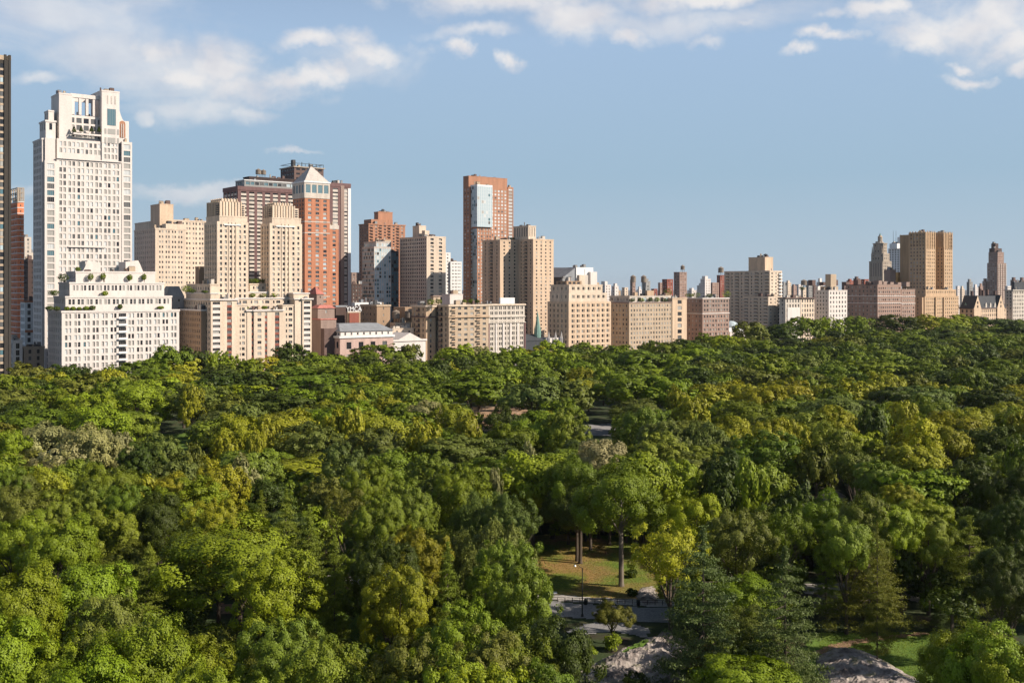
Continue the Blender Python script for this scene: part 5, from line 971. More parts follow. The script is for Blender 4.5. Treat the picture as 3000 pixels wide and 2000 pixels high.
# ------------------------------------------------------------------ small plants and roof gardens
def bush(px, py, W, r, h, col, label, shape_='round', z=None, cat='shrub', name='shrub', group='shrubs on the roof terraces'):
    n = Nx(px, W); x, y = XY(W, n); zz = Zy(py, W, n) if z is None else z
    root = tag(empty(name, (x, y, zz), rnd.uniform(0, 6)), label, cat, group)
    rng = np.random.default_rng(int(px*7+py)); nl = 260
    if shape_ == 'cone': t = rng.uniform(0, 1, nl); a = rng.uniform(0, 6.28, nl); rr = r*(1-t)*.95+.1; P = np.stack([rr*np.cos(a), rr*np.sin(a), .4+t*h], 1)
    else: d = unit(rng, nl); P = d*np.array([r, r, h*.5])*rng.uniform(.7, 1.05, (nl, 1))+np.array([0, 0, h*.5])
    V = leafquads(P, P-np.array([0, 0, h*.4])+rng.normal(size=(nl, 3))*.5, .7, rng)
    o = bpy.data.objects.new('foliage', quadmesh('foliage', V, rng.uniform(0, 1, nl), 'leaves')); COL.objects.link(o); o.parent = root; o.color = (*COLS[col], 1)
    m = MB(); m.bar((0, 0, -.5), (0, 0, h*.5), .15, .08, 'bark', 5); m.build('stem', root)
for k, px in enumerate((217, 238, 268, 290)): bush(px, 388, 682.2, 1.3, 3.4, 'D', ORD[k]+' from left of four clipped conical shrubs on the tall white tower terrace', 'cone')
sh = [(158, 866, 606, 3, 3, 'D'), (186, 824, 610, 3.4, 4, 'D'), (228, 795, 613, 1.4, 2.4, 'G'), (146, 909, 604, 2.4, 2.2, 'D'), (166, 909, 604, 2, 2, 'D'), (196, 909, 602.5, 1.4, 2, 'G'), (214, 909, 602.5, 1.4, 2, 'G'), (232, 909, 602.5, 1.2, 1.8, 'G'), (252, 909, 602.5, 1.6, 2.2, 'G'), (271, 909, 602.5, 1.8, 2.6, 'D'),
      (352, 905, 602.5, 1.4, 2.6, 'D'), (266, 822, 610, 1.6, 4.2, 'G'), (302, 820, 610, 1.6, 4, 'G'), (380, 822, 611, 1.5, 3.6, 'G'), (422, 820, 611, 1.4, 3.4, 'G'), (308, 866, 606, 1.8, 2.6, 'L'), (470, 905, 602.5, 2, 1.6, 'G'), (546, 856, 612, 3, 4, 'G'), (562, 858, 612, 2.5, 2.5, 'D'),
      (600, 858, 606, 2, 1.5, 'D'), (735, 829, 618, 2.5, 2.5, 'D'), (752, 829, 618, 2.8, 3, 'G'), (776, 829, 619, 3, 2.5, 'D'), (740, 870, 611, 2, 2.2, 'G'), (770, 870, 611, 2.5, 2, 'V'), (800, 872, 611, 3, 3, 'G'), (720, 905, 604, 2, 1.6, 'V'), (775, 905, 604, 2, 1.8, 'G'), (840, 903, 604, 2, 1.8, 'L'),
      (1262, 893, 616, 3, 4, 'G'), (1285, 889, 606, 2.5, 3, 'V'), (1380, 888, 606, 2.4, 3, 'G'), (1398, 888, 607, 2, 2.4, 'D'), (1360, 888, 608, 2, 2.5, 'V'), (1500, 702, 728, 2.5, 1.8, 'D'), (1852, 884, 602.5, 2.4, 2.6, 'D'), (1880, 884, 602.5, 2.6, 3, 'G'), (1905, 884, 602.5, 2.4, 3.4, 'D'), (1925, 884, 602.5, 2.5, 3.4, 'G'),
      (1948, 884, 602.5, 2.4, 3, 'D'), (1956, 866, 608, 3.5, 6, 'V'), (2020, 871, 620, 4, 3.4, 'V'), (2040, 871, 612, 4, 4, 'V'), (2078, 871, 606, 3, 3, 'D'), (2128, 871, 606, 4, 6, 'L'), (2350, 850, 640, 3, 4, 'D')]
bl = {}
for i, q in enumerate(sh):
    nb = min([b for b in BLD if b.name != 'distant_block' and b.name not in ('chimney_block', 'roof_house')], key=lambda b: abs(b.W0-q[2])*.6+(0 if b.xc-60 < q[0] < b.xc+350 else 400)+abs(q[0]-b.xc)*.25)
    bl.setdefault(nb.root['label'], []).append(q)
for l, qs in bl.items():
    qs.sort(key=lambda q: (q[0], q[1])); sl = ' '.join(l.split()[:6]).rstrip(',')
    for k, q in enumerate(qs): bush(*q[:6], '%s roof shrub from left on %s' % (ORD[k] if k < 20 else 'last', sl))
# ------------------------------------------------------------------ ground, lawns, paths, rock
def gridsheet(name, xs, ys, zf, mat):
    m = MB(); nx = len(xs); m.v = [(x, y, zf(x, y)) for y in ys for x in xs]
    for j in range(len(ys)-1):
        for i in range(nx-1): m.f.append((j*nx+i, j*nx+i+1, (j+1)*nx+i+1, (j+1)*nx+i))
    m.m = [0]*len(m.f); m.mats = [mat]; o = m.build(name); return o
xs = sorted(set([-9000, -6000, -4000, -2500, -1600, -1000, -700]+list(range(-560, 601, 5))+[700, 1000, 1600, 2500, 4000, 6000, 9000]))
ys = sorted(set([-400, -100, 0]+list(range(40, 700, 5))+list(range(700, 1300, 20))+[1400, 1700, 2200, 3000, 4500, 7000, 12000, 20000]))
g = gridsheet('ground', xs, ys, ground, 'park_floor'); g['kind'] = 'structure'
g.data.materials.append(MAT['city_ground'])
for p in g.data.polygons:
    n, w = NW(p.center.x, p.center.y)
    if w > 590 or p.center.y > 1500: p.material_index = 1
def inside(x, y, P):
    c = False; j = len(P)-1
    for i in range(len(P)):
        if (P[i][1] > y) != (P[j][1] > y) and x < (P[j][0]-P[i][0])*(y-P[i][1])/(P[j][1]-P[i][1])+P[i][0]: c = not c
        j = i
    return c
def edged(x, y, P):
    b_ = 1e9
    for i in range(len(P)):
        ax, ay = P[i-1][:2]; cx, cy = P[i][:2]; dx, dy = cx-ax, cy-ay; t = max(0, min(1, ((x-ax)*dx+(y-ay)*dy)/(dx*dx+dy*dy+1e-9)))
        b_ = min(b_, math.hypot(x-ax-t*dx, y-ay-t*dy))
    return b_
def patch(name, pts, mat, off, step=1.2, kind='structure', H=0, label=None, cat=None, rough=.5, seed=0):
    P = [onground(*q)[:2] for q in pts]; x0, x1 = min(p[0] for p in P), max(p[0] for p in P); y0, y1 = min(p[1] for p in P), max(p[1] for p in P)
    nx, ny = int((x1-x0)/step)+3, int((y1-y0)/step)+3; m = MB(); ids = {}
    from mathutils import noise as MN, Vector
    def vid(i, j):
        if (i, j) not in ids:
            x, y = x0+(i-1)*step, y0+(j-1)*step; x += MN.noise(Vector((x*.4, y*.4, seed)))*step*.5; y += MN.noise(Vector((x*.4, y*.4, seed+9)))*step*.5
            z = ground(x, y)+off
            if H:
                ins = inside(x, y, P); d = edged(x, y, P)*(1 if ins else -1); e = max(0, min(1, (d+.5)/4.5)); e = e**.55
                z = ground(x, y)-.4+(H+.4)*e*(.85+.3*MN.noise(Vector((x*.13, y*.2, seed)))) + e*((.55 if H < 2 else .8)*MN.noise(Vector((x*.5, y*.9, seed+3)))+.4*MN.noise(Vector((x*1.4, y*2.6, seed+5)))+.35*abs(MN.noise(Vector((x*.35, y*1.3, seed+7)))))
            ids[(i, j)] = len(m.v); m.v.append((x, y, z))
        return ids[(i, j)]
    for j in range(ny):
        for i in range(nx):
            x, y = x0+(i-.5)*step, y0+(j-.5)*step
            if inside(x, y, P) or (H and edged(x, y, P) < step): m.f.append((vid(i, j), vid(i+1, j), vid(i+1, j+1), vid(i, j+1))); m.m.append(0)
    m.mats = [mat]; o = m.build(name)
    if label: tag(o, label, cat)
    else: o['kind'] = kind
    return o
patch('lawn', [(1440, 1575), (2020, 1575), (2050, 1700), (1960, 1768), (1740, 1758), (1560, 1742), (1440, 1735)], 'lawn_worn', .04)
patch('lawn', [(940, 1700), (1150, 1700), (1150, 2100), (900, 2100)], 'lawn_green', .04)
patch('lawn', [(980, 1505), (1240, 1505), (1240, 1590), (980, 1590)], 'lawn_green', .04, 2)
patch('lawn', [(440, 1270), (570, 1270), (570, 1330), (440, 1330)], 'lawn_green', .05, 3)
patch('lawn', [(2360, 1850), (2800, 1850), (2800, 2200), (2300, 2200)], 'lawn_green', .04)
patch('path', [(2380, 1915), (2420, 1892), (2500, 1874), (2600, 1862), (2720, 1850), (2720, 1858), (2600, 1872), (2500, 1888), (2450, 1915)], 'dirt', .08, .6)
patch('road', [(1400, 1748), (1560, 1756), (1700, 1768), (1900, 1780), (2100, 1786), (2100, 1825), (1900, 1822), (1720, 1812), (1560, 1800), (1400, 1790)], 'asphalt', .07, .8)
patch('pavement', [(1400, 1728), (1560, 1736), (1650, 1744), (1760, 1752), (1960, 1758), (2100, 1762), (2100, 1782), (1900, 1777), (1700, 1765), (1560, 1753), (1400, 1744)], 'paving', .12, .6)
patch('path', [(1660, 1850), (1720, 1826), (1820, 1822), (1900, 1840), (1900, 1868), (1800, 1850), (1740, 1855), (1690, 1872)], 'asphalt', .08, .6)
patch('path', [(960, 1668), (1080, 1690), (1150, 1712), (1150, 1745), (1060, 1715), (960, 1692)], 'paving', .08, .8)
patch('path', [(2360, 1712), (2500, 1705), (2640, 1730), (2780, 1770), (2780, 1788), (2640, 1750), (2500, 1728), (2360, 1740)], 'paving', .08, .8)
patch('ball_field', [(1380, 1190), (1540, 1190), (1540, 1262), (1380, 1262)], 'sand', .06, 3)
patch('road', [(1690, 1246), (1800, 1240), (1812, 1276), (1690, 1280)], 'asphalt', .08, 3)
patch('bare_soil', [(640, 1768), (712, 1772), (718, 1796), (650, 1798)], 'dirt', .05, 1.2)
patch('bare_soil', [(2100, 1900), (2330, 1880), (2330, 1960), (2100, 1970)], 'dirt', .05, 1.2)
patch('rock_outcrop', [(1630, 2090), (1660, 2000), (1700, 1968), (1770, 1935), (1840, 1905), (1880, 1880), (1960, 1866), (2010, 1890), (2020, 1960), (2080, 2010), (2080, 2090), (1900, 2150)], 'schist', 0, .45, None, 2.6, 'broad sloping grey rock outcrop with a wedge of grass on it, at the lower middle', 'rock', seed=2)
patch('rock_outcrop', [(2395, 1925), (2440, 1902), (2520, 1906), (2580, 1930), (2630, 1962), (2700, 2000), (2760, 2060), (2700, 2120), (2500, 2090), (2400, 2060)], 'schist', 0, .45, None, 1.8, 'rounded brown grey rock outcrop beside the dirt path, lower right', 'rock', seed=8)
patch('rock_outcrop', [(1856, 1740), (1880, 1722), (1915, 1716), (1930, 1740), (1925, 1768), (1890, 1775)], 'schist', 0, .4, None, 1.5, 'small grey boulder at the right edge of the worn lawn', 'rock', seed=12)
patch('rock_outcrop', [(2385, 1478), (2400, 1452), (2440, 1444), (2475, 1450), (2470, 1480), (2430, 1492)], 'schist', 0, .8, None, 2.2, 'pale pinkish rock showing between trees right of centre', 'rock', seed=15)
patch('rock_outcrop', [(2385, 1775), (2400, 1740), (2450, 1735), (2490, 1765), (2480, 1790), (2420, 1795)], 'schist', 0, .5, None, 2.0, 'grey rock ledge behind the pines in front of the pale path', 'rock', seed=17)
patch('rock_outcrop', [(2905, 1825), (2915, 1800), (2960, 1796), (2985, 1815), (2965, 1835)], 'schist', 0, .5, None, 1.6, 'tan boulder between trees at the right edge', 'rock', seed=19)
# wedge of grass lying on the big outcrop
big = bpy.data.objects['rock_outcrop']; from mathutils.bvhtree import BVHTree; from mathutils import Vector
bt = BVHTree.FromObject(big, bpy.context.evaluated_depsgraph_get())
P = [onground(*q)[:2] for q in [(1802, 1955), (1840, 1925), (1880, 1900), (1905, 1905), (1890, 1925), (1850, 1950), (1815, 1962)]]
m = MB(); x0, x1 = min(p[0] for p in P)-.5, max(p[0] for p in P)+.5; y0, y1 = min(p[1] for p in P)-.5, max(p[1] for p in P)+.5; st2 = .3; ids = {}
i = 0
while x0+i*st2 < x1:
    j = 0
    while y0+j*st2 < y1:
        if inside(x0+(i+.5)*st2, y0+(j+.5)*st2, P):
            q = []
            for (a, c) in ((i, j), (i+1, j), (i+1, j+1), (i, j+1)):
                if (a, c) not in ids:
                    h = bt.ray_cast(Vector((x0+a*st2, y0+c*st2, 50)), Vector((0, 0, -1)))[0]; z = (h.z if h else ground(x0+a*st2, y0+c*st2))+.07; ids[(a, c)] = len(m.v); m.v.append((x0+a*st2, y0+c*st2, z))
                q.append(ids[(a, c)])
            m.f.append(tuple(q)); m.m.append(0)
        j += 1
    i += 1
m.mats = ['lawn_green']; o = m.build('grass_patch'); tag(o, 'wedge of bright grass growing on the broad grey outcrop', 'grass', None, 'stuff')
# grass blades and leaf litter tufts give the open ground a nap
rng = np.random.default_rng(11); Vl, Tl, Cl = [], [], []
for pts, n, cols in (([(1500, 1590), (1930, 1590), (1950, 1765), (1560, 1738)], 26000, [COLS['L'], (.30, .20, .05)]), ([(1000, 1740), (1130, 1740), (1130, 1900), (980, 1900)], 9000, [COLS['L'], COLS['S']]), ([(2400, 1850), (2740, 1850), (2760, 2010), (2400, 2010)], 14000, [COLS['L'], COLS['S']])):
    P = [onground(*q)[:2] for q in pts]; A = np.array(P); Q = []
    while len(Q) < n:
        x, y = rng.uniform(A[:, 0].min(), A[:, 0].max()), rng.uniform(A[:, 1].min(), A[:, 1].max())
        if inside(x, y, P): Q.append((x, y, ground(x, y)+.09))
    Q = np.array(Q); N_ = rng.normal(size=Q.shape)*.8+np.array([0, 0, .7]); Vl.append(leafquads(Q, N_, .22, rng, .3)); Tl.append(rng.uniform(0, 1, n))
    wn = np.clip(.5+.5*np.sin(Q[:, 0]*.35+Q[:, 1]*.21)+rng.normal(size=n)*.25, 0, 1)[:, None]; c = np.array(cols[0])*(1-wn)+np.array(cols[1])*wn; Cl.append(np.hstack([c, np.ones((n, 1))]))
o = bpy.data.objects.new('grass', quadmesh('grass', np.vstack(Vl), np.concatenate(Tl), 'leaves_mass', np.vstack(Cl))); COL.objects.link(o); tag(o, 'short grass blades on the open lawns', 'grass', None, 'stuff')
# bushes at the foot of the outcrop
for k, (px, py, r, h, c, l) in enumerate(((1795, 1905, 1.6, 3.2, 'L', 'small bright green sapling at the upper edge of the broad outcrop'), (1690, 1945, 2.2, 2.4, 'G', 'low green bush on the left edge of the broad outcrop'), (1725, 1925, 1.5, 1.8, 'L', 'small light bush left of the sapling by the outcrop'),
                                          (1848, 1690, 1.4, 1.8, 'D', 'dark bush beside the pale trunk on the worn lawn'), (1852, 1745, 1.2, 1.6, 'D', 'dark bush in front of the small grey boulder'), (2760, 1790, 2.0, 3, 'G', 'low green bush behind the light green trees, lower right'))):
    x, y, z = onground(px, py); root = tag(empty('bush', (x, y, z)), l, 'bush', 'bushes in the park'); rng = np.random.default_rng(k+50)
    nl = 1500; d = unit(rng, nl); d[:, 2] = np.abs(d[:, 2]); b5 = unit(rng, 12); s5 = b5[rng.integers(0, 12, nl)]
    Pp = (d*.5+s5*.55)*np.array([r, r, h*.6])*rng.uniform(.7, 1.05, (nl, 1))+np.array([0, 0, h*.35]); Pp[:, 2] = np.abs(Pp[:, 2])
    o = bpy.data.objects.new('foliage', quadmesh('foliage', leafquads(Pp, d+rng.normal(size=d.shape)*.4, .32, rng), rng.uniform(0, 1, nl), 'leaves')); COL.objects.link(o); o.parent = root; o.color = (*COLS[c], 1)
    m = MB(); m.bar((0, 0, -.3), (0, 0, h*.5), .09, .04, 'bark', 5); m.build('stem', root)
# avenue in front of the buildings
m = MB(); 
for (wa, wb, mt, off) in ((578, 596, 'asphalt', .15),):
    nn = list(range(0, 1700, 20))
    for a, b_ in zip(nn, nn[1:]):
        q = [XY(wa, a), XY(wa, b_), XY(wb, b_), XY(wb, a)]; m.quad(*[(x, y, ground(x, y)+off) for x, y in q], mt)
o = m.build('avenue'); o['kind'] = 'structure'
# street lamps
def lamp(px, py, h, label, arm):
    x, y, z = onground(px, py); root = tag(empty('street_lamp', (x, y, z)), label, 'street lamp')
    m = MB(); m.cyl(0, 0, -.2, .5, .28, .2, 'metal_dark', 10); m.cyl(0, 0, .5, h*.93, .12, .07, 'metal_dark', 8); m.build('post', root)
    if arm:
        m = MB(); pr_ = (0, 0, h*.92)
        for k in range(1, 6):
            a = k/5*math.pi*.5; q = (-1.1*math.sin(a), 0, h*.92+.7*math.sin(a*1.2)); m.bar(pr_, q, .05, .045, 'metal_dark', 6); pr_ = q
        m.build('arm', root); m = MB(); m.cyl(-1.3, 0, pr_[2]-.3, pr_[2]-.05, .26, .12, 'lamp_globe', 10); m.cyl(-1.3, 0, pr_[2]-.05, pr_[2]+.08, .14, .05, 'metal_dark', 10); m.build('lamp_head', root)
    else:
        m = MB(); m.cyl(0, 0, h*.86, h*.96, .12, .2, 'lamp_globe', 8); m.cyl(0, 0, h*.96, h, .22, .03, 'metal_dark', 8); m.build('lamp_head', root)
lamp(1706, 1806, 9.2, 'tall dark lamp post with short arm beside the park road', True)
lamp(1578, 1735, 3.1, 'short dark lantern post on the lawn edge left of the tall lamp', False)
# low rail along the road
root = None; pts = [onground(px, 1762+(px-1560)*.030) for px in range(1545, 1990, 22)]
root = tag(empty('fence', pts[0]), 'low dark rail fence along the far side of the park road', 'fence')
for p in pts:
    m = MB(); m.cyl(p[0]-pts[0][0], p[1]-pts[0][1], p[2]-pts[0][2]-.1, p[2]-pts[0][2]+1.0, .06, .06, 'wood_dark', 6); m.build('post', root)
m = MB()
for p, q in zip(pts, pts[1:]):
    for hh in (.55, .95): m.bar((p[0]-pts[0][0], p[1]-pts[0][1], p[2]-pts[0][2]+hh), (q[0]-pts[0][0], q[1]-pts[0][1], q[2]-pts[0][2]+hh), .05, .05, 'wood_dark', 5)
m.build('rail', root)
for px, py, l in ((1716, 1771, 'dark round litter bin just right of the tall lamp post'), (1870, 1774, 'dark round litter bin near the small grey boulder')):
    x, y, z = onground(px, py); r_ = tag(empty('litter_bin', (x, y, z)), l, 'litter bin', 'litter bins by the park road'); m = MB(); m.cyl(0, 0, 0, .95, .3, .36, 'metal_dark', 12); m.build('body', r_); m = MB(); m.cyl(0, 0, .95, 1.12, .37, .22, 'metal_dark', 12); m.build('lid', r_)
# picnic blanket and two resting people
x, y, z = onground(1612, 1737); from mathutils import noise as MN
m = MB(); k = 10; m.v = [(-1.3+2.6*i/k, -.8+1.6*j/k, .12+.05*MN.noise(Vector((i*.6, j*.6, 3)))) for j in range(k+1) for i in range(k+1)]
for j in range(k):
    for i in range(k): m.f.append((j*(k+1)+i, j*(k+1)+i+1, (j+1)*(k+1)+i+1, (j+1)*(k+1)+i)); m.m.append(0)
m.mats = ['white']; tag(m.build('picnic_blanket', None, (x, y, z)), 'small white blanket spread on the sunny lawn near the road', 'blanket')
plain('skin', (.42, .25, .17), .6); plain('cloth_white', (.75, .75, .74), .8); plain('cloth_dark', (.05, .05, .07), .8); plain('cloth_rust', (.45, .24, .15), .8); plain('hair_dark', (.03, .02, .015), .7)
def person(px, py, rz, shirt, label):
    x, y, z = onground(px, py); root = tag(empty('person', (x, y, z), rz), label, 'person')
    J = [(0, 0, .16), (0, .05, .38), (0, .02, .62), (0, -.02, .70), (.20, .02, .60), (.27, -.12, .38), (.18, -.34, .34), (-.20, .02, .60), (-.27, -.12, .38), (-.18, -.34, .34), (.11, -.02, .15), (.17, -.42, .46), (.17, -.72, .08), (.17, -.86, .06), (-.11, -.02, .15), (-.17, -.42, .44), (-.17, -.70, .08), (-.17, -.84, .06), (0, -.03, .80), (0, -.03, .90)]
    E = [(0, 1), (1, 2), (2, 3), (2, 4), (4, 5), (5, 6), (2, 7), (7, 8), (8, 9), (0, 10), (10, 11), (11, 12), (12, 13), (0, 14), (14, 15), (15, 16), (16, 17), (3, 18), (18, 19)]
    Rr = [.15, .14, .12, .055, .065, .048, .035, .065, .048, .035, .09, .065, .045, .04, .09, .065, .045, .04, .085, .08]
    me = bpy.data.meshes.new('body'); me.from_pydata(J, E, []); o = bpy.data.objects.new('body', me); COL.objects.link(o)
    md = o.modifiers.new('s', 'SKIN'); 
    for i, r in enumerate(Rr): me.skin_vertices[0].data[i].radius = (r, r)
    me.skin_vertices[0].data[0].use_root = True; o.modifiers.new('u', 'SUBSURF').levels = 1
    dg = bpy.context.evaluated_depsgraph_get(); m2 = bpy.data.meshes.new_from_object(o.evaluated_get(dg)); bpy.data.objects.remove(o)
    m2.materials.clear()
    for nm in ('skin', shirt, 'cloth_dark'): m2.materials.append(MAT[nm])
    for p in m2.polygons:
        c = p.center; p.material_index = 1 if (.22 < c.z < .66 and c.y > -.16) else (2 if (c.z < .5 and c.y > -.8 and (c.z < .22 or abs(c.x) < .27 and c.y < -.1 and c.z < .5)) else 0)
    o = bpy.data.objects.new('body', m2); COL.objects.link(o); o.parent = root
    m = MB(); m.cyl(0, .0, .86, .93, .105, .095, 'hair_dark', 10); m.cyl(0, .0, .93, .99, .095, .03, 'hair_dark', 10); m.build('hair', root)
person(1774, 1623, 2.2, 'cloth_rust', 'person in a rust coloured top sitting on the far sunny lawn')
person(2448, 1800, 3.6, 'cloth_white', 'person in a white top sitting on the rock ledge behind the pines')
# ------------------------------------------------------------------ camera, sun, sky
cd = bpy.data.cameras.new('camera'); cam = bpy.data.objects.new('camera', cd); COL.objects.link(cam); cam.location = (0, 0, CH); cam.rotation_euler = (math.pi/2, 0, 0)
cd.lens = F/3000*36; cd.sensor_width = 36; cd.shift_y = -(1000-HOR)/3000; cd.clip_start = 1; cd.clip_end = 40000; scene.camera = cam
AZ, EL = R(105), R(31)                            # clockwise from +Y
sd = bpy.data.lights.new('sun', 'SUN'); sd.energy = 5.0; sd.angle = R(.6); sd.color = (1, .90, .77); sun = bpy.data.objects.new('sun', sd); COL.objects.link(sun)
dv = Vector((math.sin(AZ)*math.cos(EL), math.cos(AZ)*math.cos(EL), math.sin(EL))); sun.rotation_euler = dv.to_track_quat('Z', 'Y').to_euler(); sun.location = (0, 0, 300)
w = bpy.data.worlds.new('World'); scene.world = w; w.use_nodes = True; nt = w.node_tree; nt.nodes.clear()
def nd(t, **k):
    n = nt.nodes.new(t)
    for a, v in k.items(): setattr(n, a, v)
    return n
sk = nd('ShaderNodeTexSky', sky_type='NISHITA', sun_disc=False); sk.sun_elevation = EL; sk.sun_rotation = AZ; sk.air_density = 1.0; sk.dust_density = 1.2; sk.ozone_density = 1.2; sk.altitude = 0
tc = nd('ShaderNodeTexCoord'); sp = nd('ShaderNodeSeparateXYZ'); nt.links.new(tc.outputs['Generated'], sp.inputs[0])
def mth(op, a, b=None, clamp=False):
    n = nd('ShaderNodeMath', operation=op); n.use_clamp = clamp
    for i, v in enumerate((a, b)):
        if v is None: continue
        if isinstance(v, (int, float)): n.inputs[i].default_value = v
        else: nt.links.new(v, n.inputs[i])
    return n.outputs[0]
az = mth('ARCTAN2', sp.outputs[0], sp.outputs[1]); el = mth('ARCSINE', sp.outputs[2])
cb = nd('ShaderNodeCombineXYZ'); nt.links.new(az, cb.inputs[0]); nt.links.new(el, cb.inputs[1])
def noise(scale, det, vec, sy=1.0, rough=.55, dist=0, off=0):
    mp = nd('ShaderNodeMapping'); mp.inputs['Scale'].default_value = (1, sy, 1); mp.inputs['Location'].default_value = (off, off*.7, off); nt.links.new(vec, mp.inputs[0])
    n = nd('ShaderNodeTexNoise'); n.inputs['Scale'].default_value = scale; n.inputs['Detail'].default_value = det; n.inputs['Roughness'].default_value = rough; n.inputs['Distortion'].default_value = dist; nt.links.new(mp.outputs[0], n.inputs['Vector']); return n.outputs[0]
w1_ = nd('ShaderNodeTexNoise'); w1_.inputs['Scale'].default_value = 11; w1_.inputs['Detail'].default_value = 7; w1_.inputs['Roughness'].default_value = .62; nt.links.new(cb.outputs[0], w1_.inputs['Vector'])
ws = nd('ShaderNodeVectorMath', operation='SUBTRACT'); nt.links.new(w1_.outputs['Color'], ws.inputs[0]); ws.inputs[1].default_value = (.5, .5, .5)
wm = nd('ShaderNodeVectorMath', operation='MULTIPLY'); nt.links.new(ws.outputs[0], wm.inputs[0]); wm.inputs[1].default_value = (.10, .055, 0)
wa = nd('ShaderNodeVectorMath', operation='ADD'); nt.links.new(cb.outputs[0], wa.inputs[0]); nt.links.new(wm.outputs[0], wa.inputs[1])
# clouds: soft heaps centred on compass bearings and heights above the horizon
def ell(lst):
    acc = None
    for (px, py, a, b_) in lst:
        u = math.atan((px-CX)/F); v = math.atan((HOR-py)/math.hypot(F, px-CX))
        s1 = nd('ShaderNodeVectorMath', operation='SUBTRACT'); nt.links.new(wa.outputs[0], s1.inputs[0]); s1.inputs[1].default_value = (u, v, 0)
        s2 = nd('ShaderNodeVectorMath', operation='MULTIPLY'); nt.links.new(s1.outputs[0], s2.inputs[0]); s2.inputs[1].default_value = (F/a*1.05, F/b_*1.05, 0)
        s3 = nd('ShaderNodeVectorMath', operation='LENGTH'); nt.links.new(s2.outputs[0], s3.inputs[0]); e = mth('SUBTRACT', 1.0, s3.outputs['Value'])
        acc = e if acc is None else mth('MAXIMUM', acc, e)
    return acc
thick = ell([(640, 175, 150, 105), (740, 250, 230, 85), (560, 215, 200, 75), (690, 190, 120, 90), (880, 225, 160, 50), (430, 150, 170, 70), (900, 110, 110, 36), (1090, 150, 170, 46), (960, 205, 90, 46), (1050, 115, 110, 42), (1500, -20, 360, 75), (1720, 40, 220, 76), (1860, 95, 100, 32), (1960, -20, 260, 66), (2100, 0, 180, 36), (1340, 145, 46, 36), (1475, 183, 44, 30),
             (2800, 70, 210, 72), (2900, 20, 240, 90), (2700, 110, 130, 42), (2980, 110, 160, 50), (2440, 122, 110, 20), (2390, 113, 50, 26), (2560, 30, 80, 36), (2345, 168, 70, 20), (2850, 215, 70, 22), (2980, 175, 60, 26), (2830, 172, 50, 20)])
thin = ell([(150, 40, 420, 130), (300, 150, 260, 110), (600, 320, 240, 60), (760, 350, 120, 40), (120, 230, 120, 30), (420, 330, 50, 30), (560, 555, 260, 34), (870, 455, 90, 12), (1400, 100, 200, 30), (2060, 110, 60, 22), (2150, 70, 60, 22), (2450, 50, 60, 22), (3000, 60, 400, 120), (600, 180, 420, 130), (1000, 170, 260, 90), (2000, 60, 500, 60), (250, 560, 300, 26)])
n1 = noise(16, 9, cb.outputs[0], 1.5, .58, .3); n2 = noise(46, 6, cb.outputs[0], 1.5, .6, 0, 3.1); n3 = noise(9, 8, cb.outputs[0], 2.2, .6, .6, 7.7)
d1 = mth('ADD', thick, mth('MULTIPLY', mth('SUBTRACT', n1, .50), 1.9)); d1 = mth('ADD', d1, mth('MULTIPLY', mth('SUBTRACT', n2, .5), .55))
a1 = nd('ShaderNodeMapRange', interpolation_type='SMOOTHSTEP'); nt.links.new(d1, a1.inputs[0]); a1.inputs[1].default_value = -.22; a1.inputs[2].default_value = .95
d2 = mth('ADD', thin, mth('MULTIPLY', mth('SUBTRACT', n3, .5), 2.0)); a2 = nd('ShaderNodeMapRange', interpolation_type='SMOOTHSTEP'); nt.links.new(d2, a2.inputs[0]); a2.inputs[1].default_value = -.1; a2.inputs[2].default_value = 1.0; a2.inputs[4].default_value = .62
al = mth('MAXIMUM', mth('MULTIPLY', a1.outputs[0], .92), a2.outputs[0], True)
sh_ = noise(22, 5, cb.outputs[0], 1.3, .5, 0, 1.3); cr = nd('ShaderNodeValToRGB'); nt.links.new(sh_, cr.inputs[0]); cr.color_ramp.elements[0].position = .3; cr.color_ramp.elements[0].color = (.60, .60, .64, 1); cr.color_ramp.elements[1].position = .6; cr.color_ramp.elements[1].color = (.76, .74, .73, 1)
bg1 = nd('ShaderNodeBackground'); bg1.inputs['Strength'].default_value = .05; nt.links.new(sk.outputs[0], bg1.inputs['Color'])
hz = nd('ShaderNodeValToRGB'); hz.color_ramp.elements[0].position = 0; hz.color_ramp.elements[0].color = (.41, .505, .585, 1); hz.color_ramp.elements[1].position = .30; hz.color_ramp.elements[1].color = (.345, .475, .69, 1)
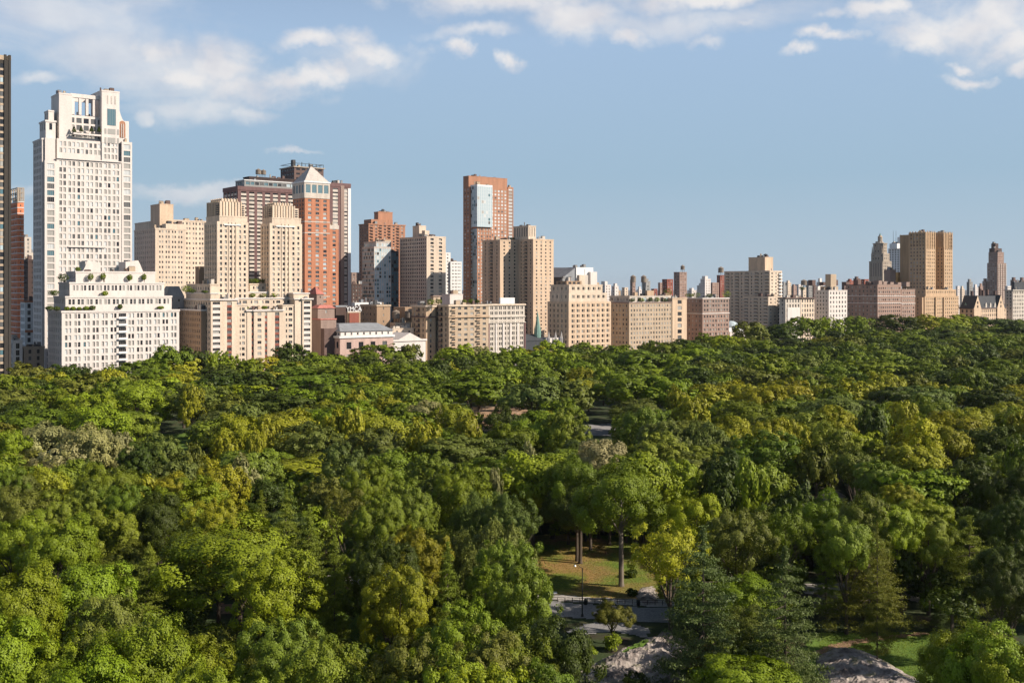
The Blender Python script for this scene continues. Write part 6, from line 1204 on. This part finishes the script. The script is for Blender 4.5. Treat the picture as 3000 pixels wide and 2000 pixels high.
e_ = hz.color_ramp.elements.new(.10); e_.color = (.315, .45, .575, 1); nt.links.new(el, hz.inputs[0])
bg3 = nd('ShaderNodeBackground'); nt.links.new(hz.outputs[0], bg3.inputs['Color'])
hf = nd('ShaderNodeMapRange'); nt.links.new(el, hf.inputs[0]); hf.inputs[1].default_value = .22; hf.inputs[2].default_value = .44; hf.inputs[3].default_value = .95; hf.inputs[4].default_value = .05
m0 = nd('ShaderNodeMixShader'); nt.links.new(hf.outputs[0], m0.inputs[0]); nt.links.new(bg1.outputs[0], m0.inputs[1]); nt.links.new(bg3.outputs[0], m0.inputs[2])
bg2 = nd('ShaderNodeBackground'); bg2.inputs['Strength'].default_value = 1.0; nt.links.new(cr.outputs[0], bg2.inputs['Color'])
mx = nd('ShaderNodeMixShader'); nt.links.new(al, mx.inputs[0]); nt.links.new(m0.outputs[0], mx.inputs[1]); nt.links.new(bg2.outputs[0], mx.inputs[2])
ow = nd('ShaderNodeOutputWorld'); nt.links.new(mx.outputs[0], ow.inputs[0])
if True:
    m = MB(); m.box(-9500, 9500, -450, 20500, -3, 195, 'slate'); hm = bpy.data.materials.new('haze_air'); hm.use_nodes = True; MAT['haze_air'] = hm; m.mats = ['haze_air']
    hm.node_tree.nodes.remove(hm.node_tree.nodes['Principled BSDF']); pv = hm.node_tree.nodes.new('ShaderNodeVolumePrincipled'); pv.inputs['Density'].default_value = 2.2e-5; pv.inputs['Color'].default_value = (.80, .88, 1, 1); pv.inputs['Anisotropy'].default_value = .2
    hm.node_tree.links.new(pv.outputs[0], hm.node_tree.nodes['Material Output'].inputs['Volume']); o = m.build('haze'); o['kind'] = 'stuff'; o['label'] = 'thin summer haze in the air over the park and city'
scene.render.engine = 'CYCLES'
scene.view_settings.view_transform = 'Standard'; scene.view_settings.look = 'None'; scene.view_settings.exposure = .22; scene.view_settings.gamma = 1
scene.cycles.max_bounces = 2; scene.cycles.transmission_bounces = 2; scene.cycles.diffuse_bounces = 1; scene.cycles.glossy_bounces = 1

for o in scene.objects:
    l = o.get('label')
    if l and len(l.split()) > 16: print('LONG', l)
